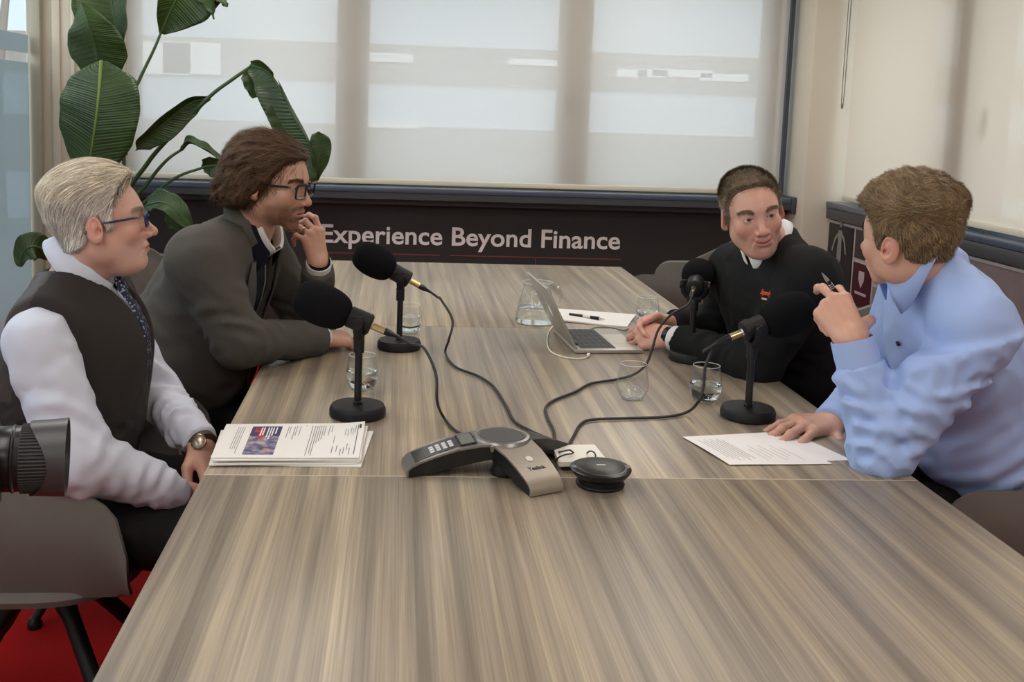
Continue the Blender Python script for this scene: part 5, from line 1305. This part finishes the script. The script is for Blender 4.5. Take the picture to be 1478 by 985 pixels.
wl = J['WL']; V, F, tips, _ = hand_sdf(wl, (.45, -.55, -.70), (.6, -.2, .7), True, [((30, 40, 30), 4), ((34, 42, 30), 0), ((38, 42, 30), -3), ((42, 42, 30), -8), ((.6, .7, -.3), (.2, 1, -.3), (0, 1, -.3))], fore=wl-nrm(wl-J['EL'])*.05)
hL = (V, F, hand_paint(V, tips, h['skin'], h['red']))
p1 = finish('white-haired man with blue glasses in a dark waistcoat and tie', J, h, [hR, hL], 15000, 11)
shirt1 = cloth('pale_shirt_cotton', sRGB(204, 209, 222), .7, .1, 900, .02)
def fn(P):
    d = torso(P, J, -.008)
    a = arm(P, J['SR']-u*.022+r*.018, J['ER'], J['WR'], .070, .066, .044, .04); a = a-.006*limb_folds(P, J['SR'], J['ER'], .09, .06, .27, 1)-.006*limb_folds(P, J['ER'], J['WR'], .06, .0, .2, 2)
    b = arm(P, J['SL'], J['EL'], J['WL'], .058, .056, .042, .04); b = b-.011*limb_folds(P, J['EL'], J['WL'], .05, .0, .20, 3)
    for A, B in ((J['ER'], J['WR']), (J['EL'], J['WL'])):
        dd = nrm(B-A); 
    d = smin(smin(d, a, .012), b, .012)
    for A, B in ((J['ER'], J['WR']), (J['EL'], J['WL'])):
        dd = nrm(B-A).astype(f32); t = (P-B.astype(f32))@dd; near = np.sqrt(((P-B.astype(f32))**2).sum(1)); d = np.where(near < .13, np.maximum(d, t-.002), d)
    return d-.0022*wrinkle(P, 3, .07)
garment('shirt', fn, [J[k] for k in ('PE', 'NB', 'SR', 'SL', 'ER', 'WR', 'EL', 'WL')], shirt1, p1, .0075)
vest = cloth('charcoal_waistcoat_wool', sRGB(50, 46, 44), .75, .2, 700, .08)
vback = cloth('brown_satin_back', sRGB(66, 58, 55), .5, .05, 300, .05)
def vfn(P):
    d = torso(P, J, .017); q = local(P, J['NB'], Rt); a, b, c = q[:, 0], q[:, 1], q[:, 2]
    d = d-.0028*wrinkle(P, 8, .06)*sstep(-.15, -.3, c)
    d = smax(d, np.abs(a)-(.205+.03*sstep(-.16, -.26, c)), .01)
    # armholes
    for S in (J['SR'], J['SL']):
        sg = np.sign((S-J['NB'])@r); cc = S-u*.100+r*sg*.055; d = smax(d, -ell(P, cc, (.068, .080, .118), Rt), .008)
    vneck = np.where(b > -.02, (np.abs(a)*1.9-(c+.200)*.46)*.45, .2)
    d = smax(d, -vneck, .006)
    d = smax(d, -(ell(P, J['NB']+f*.01+u*.03, (.088, .094, .085), Rt)), .006)
    return smax(d, -(c+.52), .01)
vo = garment('waistcoat', vfn, [J[k] for k in ('PE', 'NB', 'SR', 'SL')], vest, p1, .006)
vo.data.materials.append(vback); ce = [0]*len(vo.data.polygons)
for i, pg in enumerate(vo.data.polygons):
    q = (np.array(pg.center)-J['NB'])@Rt
    if q[1] < -.015 and q[2] > -.25: ce[i] = 1
vo.data.polygons.foreach_set('material_index', ce)
collar(J['NB']+f*.016+u*.026, nrm(u*.88+f*.47), f, .066, .074, .036, .046, .070, shirt1, p1, 155, fz=.0)
# tie
tw = cloth('navy_patterned_silk', sRGB(44, 48, 70), .4, .1, 300, .0)
nt = tw.node_tree; vor = nt.nodes.new('ShaderNodeTexVoronoi'); vor.inputs['Scale'].default_value = 130; tcx = nt.nodes.new('ShaderNodeTexCoord'); nt.links.new(tcx.outputs['Object'], vor.inputs['Vector'])
crx = nt.nodes.new('ShaderNodeValToRGB'); ex = crx.color_ramp.elements; ex[0].position = .24; ex[0].color = sRGB(150, 158, 182); ex[1].position = .36; ex[1].color = sRGB(34, 38, 58); nt.links.new(vor.outputs['Distance'], crx.inputs[0]); nt.links.new(crx.outputs[0], nt.nodes['Principled BSDF'].inputs['Base Color'])
shirt1_fn = fn
def on_front(c, a=0, grow=.0, J=J, f=f, r=r, u=u, sd=None):
    """point on the chest surface at height c below the neck"""
    o = J['NB']+u*c+r*a; lo_, hi_ = 0., .4
    for _ in range(24):
        m_ = (lo_+hi_)/2
        if (torso(np.array([o+f*m_], f32), J, grow) if sd is None else sd(np.array([o+f*m_], f32))-grow)[0] < 0: lo_ = m_
        else: hi_ = m_
    return o+f*hi_
tp_ = [on_front(c, 0, .005, sd=lambda P: np.minimum(shirt1_fn(P), torso(P, J, .004))) for c in (.012, -.005, -.03, -.08, -.14, -.20)]; tp_ = [J['NB']+f*.088+u*.030, J['NB']+f*.100+u*.012]+tp_[1:]
tb = MB(); ws = [.016, .021, .018, .022, .027, .031, .032]; vs = []; fs = []
for i, p_ in enumerate(tp_):
    th = .013 if i < 2 else .006
    vs += [p_-r*ws[i]-f*.004, p_-r*ws[i]*.6+f*th, p_+r*ws[i]*.6+f*th, p_+r*ws[i]-f*.004]
for i in range(len(tp_)-1):
    for j in range(3): fs.append((i*4+j, i*4+j+1, i*4+5+j, i*4+4+j))
    fs.append((i*4+3, i*4, i*4+4, i*4+7))
fs += [(0, 1, 2, 3), tuple(len(vs)-4+k for k in range(4))]
tb.add(vs, fs); tb.build('necktie', tw, p1, sharp=70)
for c_ in (-.30, -.36, -.42): q = on_front(c_, 0, .014); lathe_on([(0, -.002), (.006, -.002), (.006, .003), (0, .0035)], q, f, 12).build('button', MT['black_gloss'], p1)
glasses(h, p1, mat('dark_blue_metal', sRGB(34, 40, 84), .35), w=.050, hh=.030, r=.0024, y=.101, z=-.004)
wd = nrm(J['WL']-J['EL']); wristband(J['WL']+wd*.010, wd, .030, .022, mat('brown_leather_strap', sRGB(62, 46, 34), .5), p1, face=(-.1, -.85, .5), fm=mat('watch_steel', sRGB(150, 140, 124), .25, .8))

# ---- 2: long-haired man in a blazer, left far
J2 = J = dict(SR=aY(287, 374, 2.76), SL=V3([-.42, 3.16, 1.05]), NB=aY(362, 338, 2.96), PE=V3([-.74, 3.0, .56]), ER=aY(345, 494, 2.76), WR=aY(462, 489, 3.0), EL=aY(452, 480, 3.22), WL=aY(460, 382, 3.02), belly=.055, k=1.08, face=V3([1, -.05, 0]))
limbs(J); r, f, u = torso_frame(J); Rt = np.stack([r, f, u], 1)
h = dict(s=1.02, cr=.93, skin=lin(198, 154, 132), red=lin(186, 112, 96), ruddy=.4, jw=1.04, fat=.002, nose=.95, open=.0036, w=1.0, nw=1.0, lip=lin(160, 96, 86), chin=-.008,
    hairline=[(-.16, -.085), (-.07, -.082), (-.03, -.066), (-.014, -.035), (.006, -.018), (.024, .004), (.036, .028), (.05, .056), (.07, .072), (.13, .078)],
    thick=lambda P: .010+.006*sstep(.0, .09, P[:, 2])+.010*sstep(.0, -.08, P[:, 1])+.006*wrinkle(P, 55, .05, 4)*sstep(.10, -.02, P[:, 2])+.003*wrinkle(P, 56, .035, 4),
    bulk=[((0, -.082, -.032), (.078, .042, .050)), ((.06, -.03, -.01), (.026, .045, .05))],
    haircol=lambda V: np.tile(lin(96, 72, 51), (len(V), 1)), flow=lambda p, n: np.stack([np.sign(p[:, 0])*.35, -.9+.0*p[:, 1], -.75+.9*sstep(.03, .11, p[:, 2])], 1), len=lambda p: .060+.025*sstep(.02, .09, p[:, 2]), lift=.02, grav=.35, curl=.42, curlf=6.5, sw=.0012, jit=.16, off=.014, stubble=2600, brow=lin(92, 66, 46), beard=(lin(104, 70, 48), .8))
place_head(h, (math.cos(math.radians(-19)), math.sin(math.radians(-19)), -.15), -2, (0, .1075, -.0365), aY(444, 293, 2.86))
V, F, tips, sg2 = hand_sdf(J['WL'], (-.22, -.02, .97), (.66, -.70, .26), True, [((20, 48, 34), 6), ((48, 52, 34), 2), ((58, 56, 36), -2), ((64, 56, 36), -7), ((.35, .8, -.5), (-.2, .8, -.6), (-.3, .7, -.6))], fore=J['WL']-nrm(J['WL']-J['EL'])*.05, s=1.0)
hL = (V, F, hand_paint(V, tips, h['skin'], h['red']))
ringc = None
V, F, tips, _ = hand_sdf(J['WR'], (.75, .60, -.12), (.1, -.25, .95), False, [((22, 30, 20), 4), ((26, 32, 22), 0), ((30, 34, 22), -3), ((34, 36, 22), -8), ((.6, .7, -.3), (.2, 1, -.3), (0, 1, -.3))], fore=J['WR']-nrm(J['WR']-J['ER'])*.05)
hR = (V, F, hand_paint(V, tips, h['skin'], h['red']))
p2 = finish('long-haired man in a grey blazer resting his chin on his hand', J, h, [hR, hL], 16000, 21)
blz = cloth('grey_tweed', sRGB(84, 81, 76), .9, .5, 520, .16, 420)
swt = cloth('navy_knit', sRGB(22, 24, 38), .9, .5, 420, .1)
wht = cloth('white_cotton', sRGB(226, 226, 226), .75, .1, 900, .02)
garment('knitted_vest', lambda P: smax(torso(P, J, .004), -ell(P, J['NB']+u*.045+f*.015, (.066, .07, .07), Rt), .006)-.0015*wrinkle(P, 4, .08), [J[k] for k in ('PE', 'NB', 'SR', 'SL')], swt, p2, .0075)
def bfn(P):
    q = local(P, J['NB'], Rt); a, b, c = q[:, 0], q[:, 1], q[:, 2]
    d = torso(P, J, .022)
    open_ = np.where(b > 0, (np.abs(a)-.03-.15*np.clip(c+.50, 0, .6)), .2)         # front opening widening upwards
    d = smax(d, -open_, .008)
    d = smax(d, -ell(P, J['NB']+u*.055+f*.012, (.078, .085, .085), Rt), .008)
    A = arm(P, J['SR'], J['ER'], J['WR'], .080, .066, .050, .04)-.006*limb_folds(P, J['SR'], J['ER'], .07, .10, .24, 1)-.006*limb_folds(P, J['ER'], J['WR'], .06, .0, .12, 4)
    B = arm(P, J['SL'], J['EL'], J['WL'], .078, .064, .047, .04)-.005*limb_folds(P, J['EL'], J['WL'], .06, .0, .14, 2)
    for lim, E_, W_ in ((0, J['ER'], J['WR']), (1, J['EL'], J['WL'])):
        dd = nrm(W_-E_).astype(f32); t = (P-W_.astype(f32))@dd
        if lim == 0: A = smax(A, t+.006, .004)
        else: B = smax(B, t+.012, .004)
    d = smin(smin(d, A, .035), B, .03)
    return smax(d-.0022*wrinkle(P, 12, .09), -(c+.60), .01)
garment('blazer', bfn, [J[k] for k in ('PE', 'NB', 'SR', 'SL', 'ER', 'WR', 'EL', 'WL')], blz, p2, .0075)
# lapels: two strips folded back beside the opening
for sg in (1, -1):
    vs = []; fs = []; n = 14
    for i in range(n+1):
        t = i/n; c_ = -.02-.36*t; half = .03+.15*(c_+.50)
        w_ = .062*math.sin(min(t*1.5+.25, 1)*math.pi/2)*(1-t**3)
        p0 = on_front(c_, sg*max(half-.004, .004), .024, J, f, r, u); p1_ = on_front(c_, sg*(half+w_), .032, J, f, r, u)
        vs += [p0, (p0+p1_)/2+f*.006, p1_]
    for i in range(n):
        for j in range(2): fs.append((i*3+j, i*3+j+1, i*3+4+j, i*3+3+j))
    b = MB(); b.add(vs, fs); o = b.build('lapel', blz, p2, sharp=60); md = o.modifiers.new('t', 'SOLIDIFY'); md.thickness = .004
collar(J['NB']+f*.020+u*.030, nrm(u*.84+f*.54), f, .063, .068, .034, .018, .048, wht, p2, 160, fz=.0, flare=.003)
collar(J['NB']+f*.014+u*.020, nrm(u*.84+f*.54), f,   .073, .079, .032, .044, .050, swt, p2, 148, fz=.0, name='vest_collar', flare=.020)
collar(J['NB']+f*.004+u*.012, nrm(u*.84+f*.54), f, .083, .092, .036, .055, .05, blz, p2, 112, fz=.0, name='blazer_collar', flare=.02)
MB().tube([on_front(c_, 0, .006, J, f, r, u) for c_ in (-.05, -.09, -.14, -.2, -.26)], .0022, 6).build('zip', MT['silver'], p2)
for Wp, Ep, sgn in ((J['WR'], J['ER'], -.006), (J['WL'], J['EL'], -.008)):
    d_ = nrm(Wp-Ep); MB().lathe([(.035, -.03), (.037, .0), (.0375, .016), (.034, .016), (.033, -.03)], 30, M=frame(Wp+d_*(sgn+.002), d_), closed=True).build('shirt_cuff', wht, p2)
    MB().lathe([(.031, -.02), (.033, .020), (.0315, .024), (.0305, -.02)], 26, M=frame(Wp+d_*(sgn+.004), d_), closed=True).build('knit_cuff', swt, p2) if Wp is J['WL'] else None
a_, b_ = [s_ for s_ in sg2 if s_[4] == 'f' and s_[5] == 2][0][:2]; wristband(a_*.45+b_*.55, nrm(b_-a_), .0098, .004, MT['brass'], p2, 'ring')
glasses(h, p2, mat('black_acetate', (.012, .011, .012, 1), .3), w=.050, hh=.036, r=.0028, y=.101, z=-.005)

# ---- 3: man in the black sweater, right far
J3 = J = dict(SL=aY(1170, 402, 2.72), SR=aY(1058, 390, 3.10), NB=aY(1117, 347, 2.90), PE=V3([1.34, 3.12, .56]), EL=aY(1092, 528, 2.80), WL=aY(968, 487, 3.09), ER=aY(1040, 472, 3.30), WR=aY(962, 468, 3.22), belly=.025, k=1.08, face=V3([-.95, -.2, 0]))
limbs(J); r, f, u = torso_frame(J); Rt = np.stack([r, f, u], 1)
h = dict(s=.98, cr=.86, skin=lin(208, 160, 140), red=lin(198, 112, 96), ruddy=.42, jw=1.02, fat=.001, nose=.92, open=.0046, w=.94, nw=1.0, lip=lin(172, 98, 90), smile=3.2, mw=1.2, jowl=.004,
    hairline=[(-.14, -.07), (-.06, -.06), (-.034, -.04), (-.028, .004), (.0, .014), (.012, -.012), (.024, -.010), (.034, .034), (.05, .068), (.066, .086), (.13, .098)], temple=.014,
    thick=lambda P: .005+.006*sstep(.02, .1, P[:, 2]), haircol=lambda V: np.tile(lin(132, 114, 92), (len(V), 1))*(1-.0*V[:, :1])+np.tile(lin(160, 152, 142)-lin(132, 114, 92), (len(V), 1))*sstep(.05, .0, V[:, 2])[:, None],
    flow=lambda p, n: np.stack([.35+.0*p[:, 0], -.2+.9*sstep(.03, .08, p[:, 2]), -1.+1.35*sstep(.03, .09, p[:, 2])], 1), len=lambda p: .015+.009*sstep(.03, .08, p[:, 2]), lift=.22, grav=.0, sw=.0012, jit=.4, off=.005, brow=lin(122, 94, 72), beard=(lin(150, 108, 94), .25))
place_head(h, nrm((-.07, -1, -.13)), -13, (0, .1095, -.0365), aY(1102.7, 336.6, 2.70))
dm = J['WL']
V, F, tips, _ = hand_sdf(J['WL'], (-.83, .40, -.10), (-.32, -.72, .55), True, [((40, 55, 40), 2), ((44, 58, 40), 0), ((46, 58, 40), -2), ((48, 58, 40), -5), ((.45, .85, -.2), (.1, .9, -.5), (-.2, .9, -.6))], fore=J['WL']-nrm(J['WL']-J['EL'])*.05, s=1.05)
hL = (V, F, hand_paint(V, tips, h['skin'], h['red']))
V, F, tips, _ = hand_sdf(J['WR'], (-.88, -.35, -.02), (-.30, .70, .60), False, [((40, 50, 36), 2), ((44, 52, 36), 0), ((46, 52, 36), -2), ((48, 52, 36), -5), ((.5, .8, .1), (.2, .9, -.3), (0, .9, -.4))], fore=J['WR']-nrm(J['WR']-J['ER'])*.05, s=1.05)
hR = (V, F, hand_paint(V, tips, h['skin'], h['red']))
p3 = finish('smiling man in a black sweater over a white shirt with clasped hands', J, h, [hR, hL], 13000, 31, gaze=V3([1.02, 2.05, 1.2]), iris=lin(84, 92, 92))
blk = cloth('black_wool_knit', sRGB(27, 27, 27), .9, .4, 600, .1)
def sfn(P):
    d = torso(P, J, .012)
    A = arm(P, J['SL'], J['EL'], J['WL'], .080, .064, .048, .04)-.006*limb_folds(P, J['SL'], J['EL'], .06, .08, .24, 1)-.006*limb_folds(P, J['EL'], J['WL'], .055, .0, .2, 4)
    B = arm(P, J['SR'], J['ER'], J['WR'], .078, .062, .046, .04)
    for k_, E_, W_ in ((0, J['EL'], J['WL']), (1, J['ER'], J['WR'])):
        dd = nrm(W_-E_).astype(f32); t = (P-W_.astype(f32))@dd
        if k_ == 0: A = smax(A, t+.042, .004)
        else: B = smax(B, t+.02, .004)
    d = smin(smin(d, A, .035), B, .035); q = local(P, J['NB'], Rt)
    d = smax(d, -ell(P, J['NB']+u*.050+f*.045, (.084, .088, .082), Rt), .006)
    return d-.0028*wrinkle(P, 21, .08)
garment('sweater', sfn, [J[k] for k in ('PE', 'NB', 'SR', 'SL', 'ER', 'WR', 'EL', 'WL')], blk, p3, .0075)
collar(J['NB']+f*.026+u*.020, nrm(u*.96+f*.28), f, .060, .067, .017, .034, .054, wht, p3, 172, fz=.0, flare=.010)
d_ = nrm(J['WL']-J['EL']); MB().lathe([(.036, -.05), (.039, -.02), (.040, .012), (.0365, .012), (.034, -.05)], 30, M=frame(J['WL']+d_*(-.028), d_), closed=True).build('shirt_cuff', wht, p3)
wristband(J['WL']+d_*(.0), d_, .0315, .018, MT['black_gloss'], p3, face=(.0, -.8, .5), fm=MT['silver'])
# orange chest emblem
ec = hit(1106, 427, sfn); me = text_mesh('Superdry', .034, .0008); co = np.array([v.co[:] for v in me.vertices]); x0 = (co[:, 0].min()+co[:, 0].max())/2; w0 = np.ptp(co[:, 0])
for v in me.vertices: v.co = ((v.co[0]-x0)*.042/w0, v.co[1]*.6, v.co[2])
orm = mat('orange_embroidery', sRGB(214, 84, 44), .7)
e0 = np.array([ec], f32); gr = np.array([float(sfn(e0+np.array([v], f32)*.004)[0]) for v in np.eye(3)])-float(sfn(e0)[0]); nn = nrm(gr)
xx = nrm(np.cross([0, 0, 1], nn)); yy = np.cross(nn, xx); ec = ec+nn*.0035
for nm, mm, dz in (('chest_emblem', me, 0),):
    em = mobj(nm, mm, orm, p3, smooth=False); em.matrix_world = Matrix(((xx[0], yy[0], nn[0], ec[0]), (xx[1], yy[1], nn[1], ec[1]), (xx[2], yy[2], nn[2], ec[2]), (0, 0, 0, 1)))
MB().box((-.008, -.014, -.0005), (.014, -.009, .0008)).build('emblem_underline', mat('pale_embroidery', sRGB(200, 150, 130), .7), em)

# ---- 4: man in the light blue shirt, right front, turned away
J4 = J = dict(SL=aY(1412, 464, 1.99), SR=V3([1.25, 2.38, 1.10]), NB=aY(1341, 376, 2.15), PE=V3([1.47, 2.31, .59]), EL=aY(1272, 652, 2.05), WL=aY(1231, 492, 2.09), ER=V3([1.22, 2.50, .80]), WR=aY(1198, 613, 2.33), belly=.02, k=1.07, face=V3([-1, .12, 0]))
limbs(J); r, f, u = torso_frame(J); Rt = np.stack([r, f, u], 1)
h = dict(s=.96, cr=1.05, skin=lin(206, 162, 140), red=lin(198, 120, 104), ruddy=.55, jw=1.03, nose=.95, open=.0036, w=1.0, nw=1.05,
    hairline=[(-.14, -.054), (-.06, -.046), (-.036, -.034), (-.028, .004), (.0, .014), (.010, -.022), (.028, -.022), (.036, .03), (.05, .058), (.07, .070), (.13, .076)],
    thick=lambda P: .004+.022*sstep(.03, .1, P[:, 2])+.004*np.sin(P[:, 0]*130)*np.sin(P[:, 1]*120)*sstep(.05, .1, P[:, 2]),
    haircol=lambda V: np.tile(lin(138, 114, 84), (len(V), 1))*(1-.12*sstep(.03, -.03, V[:, 2]))[:, None],
    flow=lambda p, n: np.stack([(p[:, 1]+.05)*3*sstep(.05, .1, p[:, 2])+.25*rng.normal(size=len(p))+.1+.35*np.sin(p[:, 0]*60)*sstep(.04, .1, p[:, 2]), -.3+1.1*sstep(.03, .1, p[:, 2])*np.where(p[:, 1]+rng.normal(size=len(p))*.022 < -.06, -1, 1), -1.+1.3*sstep(.02, .1, p[:, 2])], 1), len=lambda p: .011+.023*sstep(.0, .08, p[:, 2]), lift=.12, grav=.0, sw=.0013, jit=.3, off=.006, brow=lin(120, 92, 66))
place_head(h, nrm((-math.cos(math.radians(60)), math.sin(math.radians(60)), .0)), 9, (-.0785, -.014, -.010), aY(1287, 360, 2.07))
penA, penB = aY(1186, 394, 2.17), aY(1216, 434, 2.185)
V, F, tips, _ = hand_sdf(J['WL'], (-.24, .70, .67), (-.36, -.68, .64), True, [((34, 34, 20), 7), ((24, 32, 20), -7), ((74, 76, 44), 0), ((78, 76, 44), -4), ((.60, .45, -.55), (.45, .4, -.75), (.3, .4, -.8))], fore=J['WL']-nrm(J['WL']-J['EL'])*.05, s=1.06)
hL = (V, F, hand_paint(V, tips, h['skin'], h['red'])); tips4 = tips
V, F, tips, _ = hand_sdf(J['WR'], (-.86, -.50, .13), (-.02, -.16, 1), False, [((24, 16, 4), 12), ((22, 15, 4), 3), ((22, 15, 4), -7), ((22, 15, 4), -18), ((.8, .5, -.22), (.5, .85, -.22), (.25, 1, -.15))], fore=J['WR']-nrm(J['WR']-J['ER'])*.05, s=1.12)
hR = (V, F, hand_paint(V, tips, h['skin'], h['red']))
p4 = finish('man in a light blue shirt seen from behind holding up a pen', J, h, [hR, hL], 19000, 41)
blu = cloth('light_blue_cotton', sRGB(163, 185, 230), .65, .08, 900, .02)
def shfn(P):
    d = torso(P, J, .012)
    q = local(P, J['NB'], Rt)
    d = d-.005*np.sin(q[:, 2]*115+1.8*np.sin(q[:, 0]*14)+1.9*np.sin(q[:, 1]*17))*(.4+.6*np.sin(q[:, 0]*23+q[:, 2]*19))*sstep(-.26, -.36, q[:, 2])-.003*wrinkle(P, 31, .09)
    A = arm(P, J['SL']-u*.01-r*.0, J['EL'], J['WL'], .078, .064, .047, .025)
    inn_ = (J['SL']+J['WL'])/2-J['EL']; A = A-.006*limb_folds(P, J['SL'], J['EL'], .09, .03, .24, 1, 2.2)-.010*limb_folds(P, J['SL'], J['EL'], .048, .18, .36, 5, 1.0, inn_)-.010*limb_folds(P, J['EL'], J['WL'], .042, .0, .11, 2, 1.0, inn_)-.003*limb_folds(P, J['EL'], J['WL'], .05, .09, .15, 7)-.0035*wrinkle(P*np.array([1., 1, .6], f32), 91, .055, 4)
    B = arm(P, J['SR'], J['ER'], J['WR'], .078, .062, .044, .03)-.005*limb_folds(P, J['ER'], J['WR'], .05, .02, .2, 3)
    for k_, E_, W_ in ((0, J['EL'], J['WL']), (1, J['ER'], J['WR'])):
        dd = nrm(W_-E_).astype(f32); t = (P-W_.astype(f32))@dd
        if k_ == 0: A = smax(A, t+.05, .004)
        else: B = smax(B, t-.0, .004)
    d = smin(smin(d, A, .03), B, .03)
    return smax(d, -ell(P, J['NB']+u*.055+f*.02, (.072, .078, .07), Rt), .006)
garment('shirt', shfn, [J[k] for k in ('PE', 'NB', 'SR', 'SL', 'ER', 'WR', 'EL', 'WL')], blu, p4, .006)
d_ = nrm(J['WL']-J['EL']); MB().lathe([(.040, -.068), (.0455, -.066), (.0465, -.03), (.0450, .004), (.0425, .004), (.040, -.06)], 34, M=frame(J['WL']+d_*.0, d_), closed=True).build('shirt_cuff', blu, p4)
collar(J['NB']+f*.022+u*.044, nrm(u*.86+f*.5), f, .072, .081, .044, .050, .084, blu, p4, 152, fz=.0, flare=.030)
inn = cloth('floral_collar_lining', sRGB(206, 196, 186), .7, .1, 900, .02)
nt = inn.node_tree; vor = nt.nodes.new('ShaderNodeTexVoronoi'); vor.inputs['Scale'].default_value = 150; tcx = nt.nodes.new('ShaderNodeTexCoord'); nt.links.new(tcx.outputs['Object'], vor.inputs['Vector'])
crx = nt.nodes.new('ShaderNodeValToRGB'); ex = crx.color_ramp.elements; ex[0].position = .3; ex[0].color = sRGB(48, 44, 48); ex[1].position = .4; ex[1].color = sRGB(210, 200, 190); nt.links.new(vor.outputs['Distance'], crx.inputs[0]); nt.links.new(crx.outputs[0], nt.nodes['Principled BSDF'].inputs['Base Color'])
collar(J['NB']+f*.026+u*.030, nrm(u*.86+f*.5), f, .065, .073, .046, .004, .004, inn, p4, 160, fz=.0, flare=.004, name='collar_lining')
for c_ in (-.07, -.15, -.23): q = on_front(c_, -.004, .016, J, f, r, u); lathe_on([(0, -.003), (.0058, -.003), (.0058, .003), (0, .0035)], q, f, 12).build('button', mat('navy_button', sRGB(30, 32, 52), .4) if c_ == -.07 else bpy.data.materials['navy_button'], p4)
pen = empty('ballpoint_pen', penA, label='black and silver ballpoint pen held up between two fingers', cat='pen')
dp = nrm(penB-penA); lp = .125
lathe_on([(0, 0), (.0008, 0), (.0035, .014), (.0042, .024), (0, .024)], V3([0, 0, 0]), dp, 14).build('tip', MT['silver'], pen)
lathe_on([(0, .0241), (.0044, .0241), (.0048, .05), (.0046, lp), (0, lp)], V3([0, 0, 0]), dp, 14).build('barrel', MT['black_gloss'], pen)
for z_ in (.034, .039, .044): lathe_on([(.0044, z_), (.0050, z_+.0004), (.0050, z_+.002), (.0044, z_+.0024)], V3([0, 0, 0]), dp, 14).build('ring_band', MT['silver'], pen)
